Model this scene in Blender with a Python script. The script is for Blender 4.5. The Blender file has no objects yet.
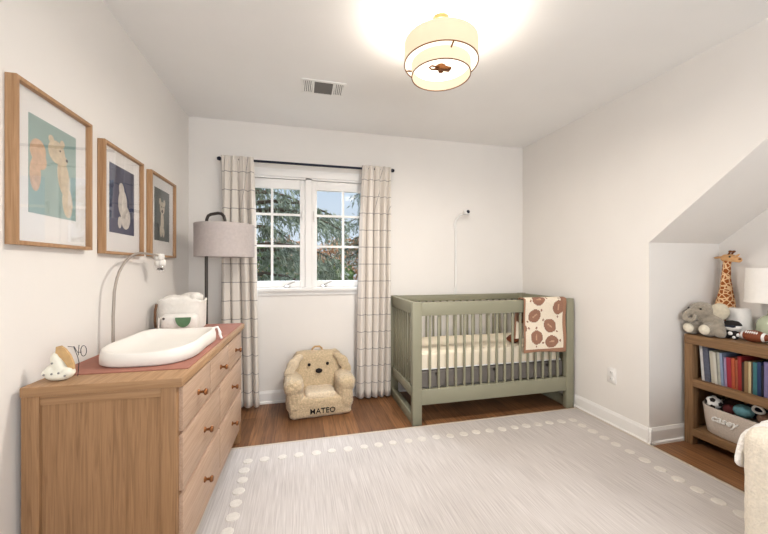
import bpy, bmesh, math, random
from mathutils import Vector, Matrix, noise
random.seed(7)
R = math.radians
SC = bpy.context.scene
COL = SC.collection

# ------------------------------------------------------------------ camera, world, lights, exposure
cam = bpy.data.cameras.new('camera')
cam.lens = 16.0; cam.sensor_width = 36.0; cam.sensor_fit = 'HORIZONTAL'; cam.clip_start = 0.02
camo = bpy.data.objects.new('camera', cam); COL.objects.link(camo)
camo.location = (0, 0, 1.19); camo.rotation_euler = (R(90), 0, R(-13.87))
SC.camera = camo

w = bpy.data.worlds.new('sky'); SC.world = w; w.use_nodes = True
nt = w.node_tree; nt.nodes.clear()
wo = nt.nodes.new('ShaderNodeOutputWorld'); bg = nt.nodes.new('ShaderNodeBackground')
tc = nt.nodes.new('ShaderNodeTexCoord'); sx = nt.nodes.new('ShaderNodeSeparateXYZ'); rp = nt.nodes.new('ShaderNodeValToRGB')
rp.color_ramp.elements[0].position = 0.0; rp.color_ramp.elements[0].color = (0.78, 0.86, 0.93, 1)
rp.color_ramp.elements[1].position = 0.6; rp.color_ramp.elements[1].color = (0.36, 0.58, 0.86, 1)
nt.links.new(tc.outputs['Generated'], sx.inputs[0]); nt.links.new(sx.outputs['Z'], rp.inputs[0])
nt.links.new(rp.outputs[0], bg.inputs[0]); nt.links.new(bg.outputs[0], wo.inputs[0])
bg.inputs[1].default_value = 0.72

def light(name, kind, energy, color, loc, rot=(0, 0, 0), size=(1, 1), radius=0.05):
    l = bpy.data.lights.new(name, kind); l.energy = energy; l.color = color
    if kind == 'AREA':
        l.shape = 'RECTANGLE'; l.size, l.size_y = size
    elif kind == 'POINT':
        l.shadow_soft_size = radius
    o = bpy.data.objects.new(name, l); COL.objects.link(o); o.location = loc; o.rotation_euler = rot
    return o
sun = light('sun', 'SUN', 3.2, (1.0, 0.93, 0.84), (0, 0, 10), (0, R(52), 0)); sun.data.angle = R(1)
# fill light added behind the camera; daylight by the window in the far wall
light('rear_fill_light', 'AREA', 46, (0.93, 0.96, 1.0), (0.75, -1.52, 1.42), (R(116), 0, 0), (2.3, 1.4))
light('daylight_far_window', 'AREA', 130, (0.78, 0.88, 1.0), (0.08, 3.9, 2.75), (R(-52), 0, 0), (1.5, 1.0))
LAMP = (0.69, 1.60)
light('ceiling_lamp_light', 'POINT', 12, (1.0, 0.92, 0.82), (LAMP[0], LAMP[1], 2.265), radius=0.05)
dl = light('ceiling_lamp_downlight', 'AREA', 21, (1.0, 0.94, 0.87), (LAMP[0], LAMP[1], 2.148), (0, 0, 0), (.27, .27)); dl.data.shape = 'DISK'
SC.view_settings.view_transform = 'Standard'; SC.view_settings.look = 'None'
SC.view_settings.exposure = 0.40; SC.view_settings.gamma = 1.0
SC.view_settings.use_curve_mapping = False

# ------------------------------------------------------------------ materials
def lin(c):
    out = []
    for v in c[:3]:
        v = v / 255.0
        out.append(v / 12.92 if v <= 0.04045 else ((v + 0.055) / 1.055) ** 2.4)
    return (out[0], out[1], out[2], 1.0)

def base_mat(name, rough=0.6, spec=0.3):
    m = bpy.data.materials.new(name); m.use_nodes = True
    b = m.node_tree.nodes['Principled BSDF']
    b.inputs['Roughness'].default_value = rough
    b.inputs['Specular IOR Level'].default_value = spec
    return m, m.node_tree, b

def mat(name, c, rough=0.6, var=0.05, scale=12, bump=0.0, bscale=80, metal=0.0, spec=0.3, stretch=(1, 1, 1), sheen=0.0, coords='Object'):
    """plain procedural material: a colour with a little noise variation and optional bump"""
    m, t, b = base_mat(name, rough, spec)
    b.inputs['Metallic'].default_value = metal
    if sheen: b.inputs['Sheen Weight'].default_value = sheen
    tc = t.nodes.new('ShaderNodeTexCoord'); mp = t.nodes.new('ShaderNodeMapping'); mp.inputs['Scale'].default_value = stretch
    t.links.new(tc.outputs[coords], mp.inputs[0])
    n = t.nodes.new('ShaderNodeTexNoise'); n.inputs['Scale'].default_value = scale; n.inputs['Detail'].default_value = 4
    t.links.new(mp.outputs[0], n.inputs['Vector'])
    r = t.nodes.new('ShaderNodeValToRGB'); L = lin(c)
    r.color_ramp.elements[0].position = 0.3; r.color_ramp.elements[1].position = 0.7
    r.color_ramp.elements[0].color = [x * (1 - var) for x in L[:3]] + [1]
    r.color_ramp.elements[1].color = [min(1, x * (1 + var)) for x in L[:3]] + [1]
    t.links.new(n.outputs['Fac'], r.inputs[0]); t.links.new(r.outputs[0], b.inputs['Base Color'])
    if bump:
        n2 = t.nodes.new('ShaderNodeTexNoise'); n2.inputs['Scale'].default_value = bscale; n2.inputs['Detail'].default_value = 3
        t.links.new(mp.outputs[0], n2.inputs['Vector'])
        bp = t.nodes.new('ShaderNodeBump'); bp.inputs['Strength'].default_value = bump; bp.inputs['Distance'].default_value = 0.01
        t.links.new(n2.outputs['Fac'], bp.inputs['Height']); t.links.new(bp.outputs[0], b.inputs['Normal'])
    return m

def wood(name, dark, light_, axis='Z', rough=0.5, scale=1.0):
    m, t, b = base_mat(name, rough, 0.3)
    tc = t.nodes.new('ShaderNodeTexCoord'); mp = t.nodes.new('ShaderNodeMapping')
    s = {'X': (1.6, 44, 44), 'Y': (44, 1.6, 44), 'Z': (44, 44, 1.6)}[axis]
    mp.inputs['Scale'].default_value = [v * scale for v in s]
    t.links.new(tc.outputs['Object'], mp.inputs[0])
    n = t.nodes.new('ShaderNodeTexNoise'); n.inputs['Scale'].default_value = 2.2; n.inputs['Detail'].default_value = 6
    n.inputs['Distortion'].default_value = 1.2
    t.links.new(mp.outputs[0], n.inputs['Vector'])
    r = t.nodes.new('ShaderNodeValToRGB')
    r.color_ramp.elements[0].position = 0.28; r.color_ramp.elements[0].color = lin(dark)
    r.color_ramp.elements[1].position = 0.62; r.color_ramp.elements[1].color = lin(light_)
    t.links.new(n.outputs['Fac'], r.inputs[0]); t.links.new(r.outputs[0], b.inputs['Base Color'])
    bp = t.nodes.new('ShaderNodeBump'); bp.inputs['Strength'].default_value = 0.08; bp.inputs['Distance'].default_value = 0.004
    t.links.new(n.outputs['Fac'], bp.inputs['Height']); t.links.new(bp.outputs[0], b.inputs['Normal'])
    return m

def floor_mat():
    m, t, b = base_mat('oak_floorboards', 0.38, 0.35)
    tc = t.nodes.new('ShaderNodeTexCoord'); mp = t.nodes.new('ShaderNodeMapping')
    mp.inputs['Rotation'].default_value = (0, 0, R(90))
    t.links.new(tc.outputs['Object'], mp.inputs[0])
    br = t.nodes.new('ShaderNodeTexBrick'); br.inputs['Scale'].default_value = 1.0
    br.inputs['Brick Width'].default_value = 0.95; br.inputs['Row Height'].default_value = 0.085
    br.inputs['Mortar Size'].default_value = 0.0012; br.inputs['Mortar Smooth'].default_value = 0.1
    br.inputs['Color1'].default_value = lin((148, 104, 68)); br.inputs['Color2'].default_value = lin((116, 78, 50))
    br.inputs['Mortar'].default_value = lin((62, 36, 20)); br.offset = 0.37; br.inputs['Bias'].default_value = -0.1
    t.links.new(mp.outputs[0], br.inputs['Vector'])
    mp2 = t.nodes.new('ShaderNodeMapping'); mp2.inputs['Scale'].default_value = (26, 1.6, 26)
    t.links.new(tc.outputs['Object'], mp2.inputs[0])
    n = t.nodes.new('ShaderNodeTexNoise'); n.inputs['Scale'].default_value = 2.5; n.inputs['Detail'].default_value = 6; n.inputs['Distortion'].default_value = 0.8
    t.links.new(mp2.outputs[0], n.inputs['Vector'])
    r = t.nodes.new('ShaderNodeValToRGB')
    r.color_ramp.elements[0].position = 0.3; r.color_ramp.elements[0].color = (0.55, 0.52, 0.5, 1)
    r.color_ramp.elements[1].position = 0.7; r.color_ramp.elements[1].color = (1.15, 1.15, 1.15, 1)
    t.links.new(n.outputs['Fac'], r.inputs[0])
    mx = t.nodes.new('ShaderNodeMixRGB'); mx.blend_type = 'MULTIPLY'; mx.inputs[0].default_value = 1
    t.links.new(br.outputs['Color'], mx.inputs[1]); t.links.new(r.outputs[0], mx.inputs[2])
    t.links.new(mx.outputs[0], b.inputs['Base Color'])
    return m

def rug_mat():
    m, t, b = base_mat('woven_rug', 0.95, 0.05)
    tc = t.nodes.new('ShaderNodeTexCoord')
    def streak(scale, sc, lo, hi, c0, c1):
        mp = t.nodes.new('ShaderNodeMapping'); mp.inputs['Scale'].default_value = sc
        t.links.new(tc.outputs['Object'], mp.inputs[0])
        n = t.nodes.new('ShaderNodeTexNoise'); n.inputs['Scale'].default_value = scale; n.inputs['Detail'].default_value = 5
        t.links.new(mp.outputs[0], n.inputs['Vector'])
        r = t.nodes.new('ShaderNodeValToRGB'); r.color_ramp.elements[0].position = lo; r.color_ramp.elements[1].position = hi
        r.color_ramp.elements[0].color = c0; r.color_ramp.elements[1].color = c1
        t.links.new(n.outputs['Fac'], r.inputs[0]); return r, n
    a, na = streak(1.0, (170, 5.0, 1), 0.28, 0.72, lin((178, 170, 165)), lin((206, 199, 194)))
    c, nc = streak(1.6, (1, 0.7, 1), 0.35, 0.7, (0.9, 0.89, 0.88, 1), (1.06, 1.06, 1.06, 1))
    mx = t.nodes.new('ShaderNodeMixRGB'); mx.blend_type = 'MULTIPLY'; mx.inputs[0].default_value = 1
    t.links.new(a.outputs[0], mx.inputs[1]); t.links.new(c.outputs[0], mx.inputs[2])
    t.links.new(mx.outputs[0], b.inputs['Base Color'])
    bp = t.nodes.new('ShaderNodeBump'); bp.inputs['Strength'].default_value = 0.25; bp.inputs['Distance'].default_value = 0.004
    t.links.new(na.outputs['Fac'], bp.inputs['Height']); t.links.new(bp.outputs[0], b.inputs['Normal'])
    return m

def check_mat():
    """cream curtain cloth with a thin grey windowpane check, laid out along the cloth (UV in metres)"""
    m, t, b = base_mat('windowpane_check_cloth', 0.9, 0.05)
    b.inputs['Sheen Weight'].default_value = 0.2
    uv = t.nodes.new('ShaderNodeUVMap'); sp = t.nodes.new('ShaderNodeSeparateXYZ'); t.links.new(uv.outputs[0], sp.inputs[0])
    def line(sock, per, wd):
        a = t.nodes.new('ShaderNodeMath'); a.operation = 'PINGPONG'; a.inputs[1].default_value = per / 2
        t.links.new(sock, a.inputs[0])
        c = t.nodes.new('ShaderNodeMath'); c.operation = 'LESS_THAN'; c.inputs[1].default_value = wd
        t.links.new(a.outputs[0], c.inputs[0]); return c.outputs[0]
    mxx = t.nodes.new('ShaderNodeMath'); mxx.operation = 'MAXIMUM'
    t.links.new(line(sp.outputs[0], 0.31, 0.003), mxx.inputs[0]); t.links.new(line(sp.outputs[1], 0.152, 0.003), mxx.inputs[1])
    mix = t.nodes.new('ShaderNodeMixRGB'); mix.inputs[1].default_value = lin((222, 214, 204)); mix.inputs[2].default_value = lin((152, 145, 141))
    t.links.new(mxx.outputs[0], mix.inputs[0]); t.links.new(mix.outputs[0], b.inputs['Base Color'])
    return m

def glass_mat(name, ior=1.5):
    m = bpy.data.materials.new(name); m.use_nodes = True; t = m.node_tree; t.nodes.clear()
    o = t.nodes.new('ShaderNodeOutputMaterial'); mx = t.nodes.new('ShaderNodeMixShader'); f = t.nodes.new('ShaderNodeFresnel')
    tr = t.nodes.new('ShaderNodeBsdfTransparent'); g = t.nodes.new('ShaderNodeBsdfGlossy'); g.inputs['Roughness'].default_value = 0.02
    f.inputs['IOR'].default_value = ior
    ge = t.nodes.new('ShaderNodeNewGeometry'); inv = t.nodes.new('ShaderNodeMath'); inv.operation = 'SUBTRACT'; inv.inputs[0].default_value = 1
    mu = t.nodes.new('ShaderNodeMath'); mu.operation = 'MULTIPLY'
    t.links.new(ge.outputs['Backfacing'], inv.inputs[1]); t.links.new(f.outputs[0], mu.inputs[0]); t.links.new(inv.outputs[0], mu.inputs[1])
    t.links.new(mu.outputs[0], mx.inputs[0]); t.links.new(tr.outputs[0], mx.inputs[1]); t.links.new(g.outputs[0], mx.inputs[2])
    t.links.new(mx.outputs[0], o.inputs[0]); return m

def glow_mat(name, c, strength, base=None):
    m, t, b = base_mat(name, 0.8, 0.1)
    b.inputs['Base Color'].default_value = lin(base or c)
    b.inputs['Emission Color'].default_value = lin(c); b.inputs['Emission Strength'].default_value = strength
    return m

def sheer_glow(name, c, strength, sheer):
    m = glow_mat(name, c, strength, (120, 110, 95)); t = m.node_tree; b = t.nodes['Principled BSDF']
    o = [n for n in t.nodes if n.type == 'OUTPUT_MATERIAL'][0]; mx = t.nodes.new('ShaderNodeMixShader'); tr = t.nodes.new('ShaderNodeBsdfTransparent')
    tr.inputs[0].default_value = (1, .95, .86, 1); mx.inputs[0].default_value = sheer
    t.links.new(b.outputs[0], mx.inputs[1]); t.links.new(tr.outputs[0], mx.inputs[2]); t.links.new(mx.outputs[0], o.inputs[0]); return m

def giraffe_mat():
    m, t, b = base_mat('giraffe_plush', 0.9, 0.1)
    tc = t.nodes.new('ShaderNodeTexCoord'); v = t.nodes.new('ShaderNodeTexVoronoi'); v.feature = 'DISTANCE_TO_EDGE'
    v.inputs['Scale'].default_value = 38
    t.links.new(tc.outputs['Object'], v.inputs['Vector'])
    r = t.nodes.new('ShaderNodeValToRGB'); r.color_ramp.interpolation = 'CONSTANT'
    r.color_ramp.elements[0].color = lin((232, 196, 152)); r.color_ramp.elements[1].position = 0.10; r.color_ramp.elements[1].color = lin((158, 88, 46))
    t.links.new(v.outputs['Distance'], r.inputs[0]); t.links.new(r.outputs[0], b.inputs['Base Color'])
    return m

M = {}
M['wall'] = mat('warm_white_paint', (233, 228, 222), 0.85, 0.012, 3, 0.03, 120, spec=0.1)
M['ceiling'] = mat('ceiling_paint', (240, 238, 235), 0.9, 0.012, 3, 0.02, 90, spec=0.1)
M['trim'] = mat('white_trim_paint', (236, 233, 229), 0.45, 0.01, 6)
M['floor'] = floor_mat()
M['rug'] = rug_mat(); M['rugdot'] = mat('rug_dot_tuft', (209, 202, 193), 0.95, 0.05, 60, 0.3, 200, spec=0.05)
M['rugedge'] = mat('rug_binding', (196, 184, 168), 0.95, 0.05, 60, spec=0.05)
M['oak'] = wood('oak_upright', (134, 100, 69), (162, 124, 88), 'Z')
M['oakx'] = wood('oak_lengthwise', (150, 115, 82), (176, 140, 105), 'Y')
M['oakd'] = wood('oak_crosswise', (140, 106, 74), (166, 129, 93), 'X')
M['oak_daylit'] = wood('oak_front_daylit', (166, 137, 114), (188, 159, 136), 'Y')  # daylight on the dresser front is put into this paler, pinker oak
M['shelf'] = wood('bookcase_wood', (108, 80, 54), (138, 106, 74), 'Y')
M['shelfz'] = wood('bookcase_wood_upright', (108, 80, 54), (138, 106, 74), 'Z')
M['frame'] = wood('picture_frame_wood', (148, 112, 78), (178, 140, 104), 'Z', 0.45)
M['bronze'] = mat('bronze_knob', (128, 82, 48), 0.35, 0.1, 30, metal=0.7)
M['glass'] = glass_mat('picture_glass', 2.3); M['pane'] = glass_mat('window_glass', 1.16)
M['matboard'] = mat('white_mat_board', (238, 234, 230), 0.9, 0.01, 20)
M['check'] = check_mat()
M['black'] = mat('black_metal', (34, 37, 50), 0.4, 0.1, 20, metal=0.4)
M['darkmetal'] = mat('dark_bronze_metal', (78, 72, 68), 0.4, 0.08, 20, metal=0.6)
M['shade_grey'] = mat('grey_linen_shade', (186, 176, 172), 0.9, 0.05, 60, 0.15, 300, spec=0.05)
M['sage'] = mat('sage_green_paint', (141, 138, 117), 0.45, 0.03, 5)
M['sheet'] = mat('cream_crib_sheet', (240, 228, 206), 0.9, 0.03, 12, 0.1, 30, spec=0.05)
M['greysup'] = mat('grey_platform', (112, 106, 100), 0.8, 0.06, 20)
M['sherpa'] = mat('tan_sherpa', (208, 186, 152), 1.0, 0.16, 70, 0.9, 130, spec=0.02, sheen=0.4)
M['sherpa_l'] = mat('pale_sherpa', (226, 207, 178), 1.0, 0.12, 70, 0.9, 130, spec=0.02, sheen=0.4)
M['darkfelt'] = mat('black_felt', (34, 28, 26), 0.8, 0.1, 40)
M['terracotta'] = mat('terracotta_mat', (160, 108, 92), 0.7, 0.06, 30, 0.1, 150)
M['padwhite'] = mat('white_foam_pad', (231, 226, 218), 0.5, 0.01, 8)
M['canvas'] = mat('white_cotton_canvas', (234, 229, 221), 0.95, 0.04, 40, 0.3, 60, spec=0.05)
M['leather'] = mat('brown_leather', (104, 72, 48), 0.6, 0.1, 40)
M['green'] = mat('green_patch', (98, 132, 96), 0.85, 0.06, 60)
M['stem'] = mat('greige_metal_stem', (164, 154, 144), 0.4, 0.03, 20, metal=0.3)
M['ivory'] = mat('ivory_ceramic', (232, 228, 212), 0.4, 0.04, 40)
M['tanwood'] = mat('tan_wood', (196, 160, 112), 0.7, 0.12, 60, 0.2, 90)
M['greyspot'] = mat('grey_spots', (130, 128, 126), 0.6, 0.05, 40)
M['boucle'] = mat('cream_boucle', (230, 219, 201), 1.0, 0.08, 90, 0.6, 120, spec=0.03, sheen=0.3)
M['fluff'] = mat('white_fluffy_throw', (242, 238, 232), 1.0, 0.05, 80, 0.9, 90, spec=0.02, sheen=0.5)
M['plushgrey'] = mat('grey_plush', (152, 142, 127), 1.0, 0.16, 50, 0.9, 110, spec=0.03, sheen=0.4)
M['plushcream'] = mat('cream_plush', (222, 213, 194), 1.0, 0.06, 60, 0.6, 150, spec=0.03)
M['giraffe'] = giraffe_mat(); M['girtan'] = mat('giraffe_tan', (214, 166, 116), 0.9, 0.08, 50); M['girbrown'] = mat('giraffe_brown', (120, 74, 44), 0.9, 0.08, 50)
M['white'] = mat('white_plastic', (238, 236, 232), 0.45, 0.01, 10)
M['offwhite'] = mat('offwhite_speaker_cloth', (220, 216, 210), 0.8, 0.03, 80)
M['greyslot'] = mat('grey_recess', (120, 116, 112), 0.7, 0.04, 20)
M['slotdark'] = mat('dark_recess', (88, 84, 80), 0.8, 0.04, 20)
M['football'] = mat('football_brown', (128, 68, 42), 0.6, 0.08, 40, 0.2, 200)
M['basket'] = mat('heather_rope_basket', (204, 192, 180), 1.0, 0.08, 120, 0.5, 160, spec=0.03)
M['chrome'] = mat('brushed_nickel', (196, 192, 186), 0.3, 0.03, 30, metal=0.9)
M['lampshade'] = mat('white_lampshade', (238, 233, 226), 0.85, 0.02, 60)
M['paper'] = mat('book_pages', (226, 218, 202), 0.9, 0.03, 100)
M['bark'] = mat('bark', (96, 82, 70), 0.95, 0.2, 12, 0.6, 20)
M['needle'] = mat('cedar_needles', (146, 154, 134), 0.9, 0.35, 2.5, spec=0.1)
M['leafgreen'] = mat('shrub_leaves', (118, 138, 84), 0.9, 0.4, 3, spec=0.1)
M['leafbrown'] = mat('autumn_leaves', (214, 168, 128), 0.9, 0.35, 3, spec=0.1)
M['lawn'] = mat('lawn', (96, 110, 62), 1.0, 0.3, 1.5)
def gm_translucent():
    m, t, b = base_mat('green_glass', 0.12, 0.5)
    b.inputs['Base Color'].default_value = lin((214, 220, 190)); b.inputs['Transmission Weight'].default_value = 0.35
    return m
M['greenglass'] = gm_translucent()
M['clear'] = glass_mat('clear_acrylic', 1.6)

# ------------------------------------------------------------------ mesh helpers
class MB:
    def __init__(s): s.bm = bmesh.new()
    def _mark(s, faces, m):
        for f in faces: f.material_index = m
    def box(s, x0, y0, z0, x1, y1, z1, m=0, bev=0.0, seg=2):
        t = bmesh.new(); bmesh.ops.create_cube(t, size=1)
        for v in t.verts:
            v.co = Vector(((x0 + x1) / 2 + v.co.x * (x1 - x0), (y0 + y1) / 2 + v.co.y * (y1 - y0), (z0 + z1) / 2 + v.co.z * (z1 - z0)))
        if bev: bmesh.ops.bevel(t, geom=t.edges[:], offset=bev, segments=seg, affect='EDGES', profile=0.5)
        s._mark(t.faces, m); return s._merge(t)
    def _merge(s, t):
        n0 = len(s.bm.verts)
        me = bpy.data.meshes.new('tmp'); t.to_mesh(me); t.free(); s.bm.from_mesh(me); bpy.data.meshes.remove(me)
        s.bm.verts.ensure_lookup_table()
        return [s.bm.verts[i] for i in range(n0, len(s.bm.verts))]
    def tube(s, pts, r, seg=10, m=0, caps=True):
        pts = [Vector(p) for p in pts]; n = len(pts)
        rs = r if isinstance(r, (list, tuple)) else [r] * n
        rings = []; up = None
        for i, p in enumerate(pts):
            d = (pts[min(i + 1, n - 1)] - pts[max(i - 1, 0)]).normalized()
            if up is None:
                up = Vector((0, 0, 1)) if abs(d.z) < 0.9 else Vector((1, 0, 0))
            a = (up - d * up.dot(d)).normalized(); b = d.cross(a); up = a
            rings.append([s.bm.verts.new(p + (a * math.cos(k * 2 * math.pi / seg) + b * math.sin(k * 2 * math.pi / seg)) * rs[i]) for k in range(seg)])
        for i in range(n - 1):
            for k in range(seg):
                f = s.bm.faces.new((rings[i][k], rings[i][(k + 1) % seg], rings[i + 1][(k + 1) % seg], rings[i + 1][k])); f.material_index = m
        if caps:
            f = s.bm.faces.new(rings[0][::-1]); f.material_index = m
            f = s.bm.faces.new(rings[-1]); f.material_index = m
    def lathe(s, prof, c=(0, 0, 0), seg=36, m=0, axis='Z', closed=False):
        rings = []
        for (r, z) in prof:
            ring = []
            for k in range(seg):
                a = k * 2 * math.pi / seg
                p = (r * math.cos(a), r * math.sin(a), z)
                if axis == 'X': p = (z, p[0], p[1])
                elif axis == 'Y': p = (p[0], z, p[1])
                ring.append(s.bm.verts.new((c[0] + p[0], c[1] + p[1], c[2] + p[2])))
            rings.append(ring)
        n = len(rings)
        for i in range(n if closed else n - 1):
            A, B = rings[i], rings[(i + 1) % n]
            for k in range(seg):
                f = s.bm.faces.new((A[k], A[(k + 1) % seg], B[(k + 1) % seg], B[k])); f.material_index = m
        if not closed:
            if prof[0][0] > 1e-5: s.bm.faces.new(rings[0][::-1]).material_index = m
            if prof[-1][0] > 1e-5: s.bm.faces.new(rings[-1]).material_index = m
    def ell(s, c, r, rot=(0, 0, 0), m=0, u=20, v=14):
        t = bmesh.new(); bmesh.ops.create_uvsphere(t, u_segments=u, v_segments=v, radius=1)
        from mathutils import Euler
        if not isinstance(r, (list, tuple)): r = (r, r, r)
        mx = Matrix.Translation(Vector(c)) @ Euler(rot).to_matrix().to_4x4() @ Matrix.Diagonal((r[0], r[1], r[2], 1))
        bmesh.ops.transform(t, matrix=mx, verts=t.verts)
        s._mark(t.faces, m); return s._merge(t)
    def rbox(s, c, d, r, n=10, m=0, lump=0.0, lscale=30.0, rot=None):
        """soft rounded box, dense enough to be lumpy"""
        t = bmesh.new(); bmesh.ops.create_cube(t, size=2)
        bmesh.ops.subdivide_edges(t, edges=t.edges[:], cuts=n, use_grid_fill=True)
        h = Vector((d[0] / 2, d[1] / 2, d[2] / 2)); inner = Vector((max(h.x - r, 0), max(h.y - r, 0), max(h.z - r, 0)))
        for v in t.verts:
            p = Vector((v.co.x * h.x, v.co.y * h.y, v.co.z * h.z))
            q = Vector((max(-inner.x, min(inner.x, p.x)), max(-inner.y, min(inner.y, p.y)), max(-inner.z, min(inner.z, p.z))))
            dd = p - q
            nn = dd.normalized() if dd.length > 1e-6 else Vector((0, 0, 0))
            p = q + nn * min(r, dd.length if dd.length < r else r)
            if lump: p = p + nn * lump * noise.noise((p + Vector(c)) * lscale)
            if rot is not None: p = rot @ p
            v.co = p + Vector(c)
        s._mark(t.faces, m); return s._merge(t)
    def prism(s, outline, vec, m=0):
        vec = Vector(vec); a = [s.bm.verts.new(p) for p in outline]; b = [s.bm.verts.new(Vector(p) + vec) for p in outline]; n = len(a)
        fs = [s.bm.faces.new(a[::-1]), s.bm.faces.new(b)]
        for i in range(n): fs.append(s.bm.faces.new((a[i], a[(i + 1) % n], b[(i + 1) % n], b[i])))
        for f in fs: f.material_index = m
    def poly(s, pts, m=0):
        f = s.bm.faces.new([s.bm.verts.new(p) for p in pts]); f.material_index = m
    def build(s, name, mats, parent=None, smooth=True, angle=40, label=None, recalc=True):
        if recalc: bmesh.ops.recalc_face_normals(s.bm, faces=s.bm.faces[:])
        me = bpy.data.meshes.new(name); s.bm.to_mesh(me); s.bm.free()
        for m in (mats if isinstance(mats, (list, tuple)) else [mats]): me.materials.append(m)
        if smooth:
            for p in me.polygons: p.use_smooth = True
            if angle < 180: me.set_sharp_from_angle(angle=R(angle))
        o = bpy.data.objects.new(name, me); COL.objects.link(o)
        if parent is not None: o.parent = parent
        if label: o['label'] = label
        return o

def thing(name, label, cat, loc=(0, 0, 0), rotz=0.0, group=None):
    o = bpy.data.objects.new(name, None); o.empty_display_size = 0.05; COL.objects.link(o)
    o.location = loc; o.rotation_euler = (0, 0, rotz)
    return tag(o, label, cat, group)
def tag(o, label, cat, group=None):
    o['label'] = label; o['category'] = cat
    if group: o['group'] = group
    return o
def struct(o):
    o['kind'] = 'structure'; return o
def modif(o, kind, **k):
    m = o.modifiers.new(kind.lower(), kind)
    for a, v in k.items(): setattr(m, a, v)
    return m
def blob(name, balls, mats, parent, voxel=0.008, smooth=6):
    """soft body grown together from overlapping ellipsoids"""
    b = MB()
    for q in balls: b.ell(*q)
    o = b.build(name, mats, parent, angle=180)
    modif(o, 'REMESH', mode='VOXEL', voxel_size=voxel, use_smooth_shade=True)
    if smooth: modif(o, 'SMOOTH', factor=0.5, iterations=smooth)
    return o
def chain(pts, rs, n=6):
    """ellipsoid chain approximating a tapering limb"""
    out = []
    for i in range(len(pts) - 1):
        for k in range(n):
            t = k / n; p = [pts[i][j] * (1 - t) + pts[i + 1][j] * t for j in range(3)]
            out.append((p, rs[i] * (1 - t) + rs[i + 1] * t))
    out.append((pts[-1], rs[-1])); return out
def lettering(name, text, size, depth, m, parent, loc, rot, shear=0.0, spacing=1.0, offset=0.0):
    c = bpy.data.curves.new(name, 'FONT'); c.body = text; c.size = size; c.extrude = depth; c.align_x = 'CENTER'; c.align_y = 'CENTER'
    c.shear = shear; c.space_character = spacing; c.offset = offset; c.resolution_u = 4
    t = bpy.data.objects.new('tmp_text', c); COL.objects.link(t)
    bpy.context.view_layer.update()
    me = bpy.data.meshes.new_from_object(t.evaluated_get(bpy.context.evaluated_depsgraph_get()))
    bpy.data.objects.remove(t); bpy.data.curves.remove(c); me.name = name
    me.materials.clear(); me.materials.append(m)
    o = bpy.data.objects.new(name, me); COL.objects.link(o); o.parent = parent; o.location = loc; o.rotation_euler = rot
    return o

# ------------------------------------------------------------------ the room
XL, XR, YB, YR, H = -0.896, 2.28, 3.14, -1.55, 2.44
YA, XA, ZA, YA0 = 1.80, 2.92, 1.355, -0.6          # recess: far side, back wall, low end of its slope, near side
YS = YA - (H - ZA) / 0.81
b = MB(); b.box(XL - .1, YR - .1, -.06, XA + .1, YB + .1, 0); struct(b.build('floor', M['floor'], smooth=False))
b = MB(); b.box(XL - .1, YR - .1, H, XA + .1, YB + .1, H + .08); struct(b.build('ceiling', M['ceiling'], smooth=False))
b = MB(); b.box(XL - .1, YR - .1, 0, XL, YB + .1, H); struct(b.build('wall_left', M['wall'], smooth=False))
WX0, WX1, WZ0, WZ1 = -0.53, 0.685, 1.0, 1.985
b = MB()
b.box(XL, YB, 0, WX0, YB + .1, H); b.box(WX1, YB, 0, XA + .1, YB + .1, H)
b.box(WX0, YB, 0, WX1, YB + .1, WZ0); b.box(WX0, YB, WZ1, WX1, YB + .1, H)
struct(b.build('wall_back', M['wall'], smooth=False))
b = MB(); b.box(XR, YA, 0, XA + .1, YB, H)
b.prism([(XR, YA, ZA), (XR, YS, H), (XR, YA, H)], (XA + .1 - XR, 0, 0))
bmesh.ops.remove_doubles(b.bm, verts=b.bm.verts[:], dist=1e-4)
struct(b.build('wall_right', M['wall'], smooth=False))
b = MB(); b.box(XA, YA0, 0, XA + .1, YA, H); struct(b.build('wall_alcove', M['wall'], smooth=False))
b = MB(); b.box(XR, YR, 0, XA + .1, YA0, H); struct(b.build('wall_right_near', M['wall'], smooth=False))
RX0, RX1, RZ0, RZ1 = -0.45, 1.95, 0.65, 2.2  # opening added in the unseen rear wall for the fill light
b = MB()
b.box(XL, YR - .1, 0, RX0, YR, H); b.box(RX1, YR - .1, 0, XR, YR, H); b.box(RX0, YR - .1, 0, RX1, YR, RZ0); b.box(RX0, YR - .1, RZ1, RX1, YR, H)
struct(b.build('wall_rear', M['wall'], smooth=False))
b = MB()
b.box(RX0, YR - .08, RZ0, RX0 + .05, YR + .01, RZ1); b.box(RX1 - .05, YR - .08, RZ0, RX1, YR + .01, RZ1)
b.box(RX0, YR - .08, RZ0, RX1, YR + .02, RZ0 + .05); b.box(RX0, YR - .08, RZ1 - .05, RX1, YR + .01, RZ1)
b.box(.72, YR - .07, RZ0, .78, YR, RZ1)
struct(b.build('added_rear_window', M['trim'], smooth=False))  # unseen window frame, added around the fill light opening

def baseboard(name, pts, depth_dir):
    """profile run along pts (two points on the floor), thickness towards depth_dir"""
    (xa, ya), (xb, yb) = pts; dx, dy = depth_dir
    prof = [(0, 0), (.022, 0), (.022, .016), (.013, .022), (.013, .088), (.008, .1), (.005, .108), (0, .108)]
    b = MB(); b.prism([(xa + dx * p, ya + dy * p, z) for p, z in prof], (xb - xa, yb - ya, 0))
    return struct(b.build(name, M['trim'], smooth=False))
baseboard('baseboard_back', [(XL, YB), (XR, YB)], (0, -1))
baseboard('baseboard_right', [(XR, YA - .022), (XR, YB)], (-1, 0))
baseboard('baseboard_alcove', [(XR - .0221, YA), (XA, YA)], (0, -1))
baseboard('baseboard_recess', [(XA, YA0), (XA, YA)], (-1, 0))
baseboard('baseboard_left', [(XL, YR), (XL, YB)], (1, 0))
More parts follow.
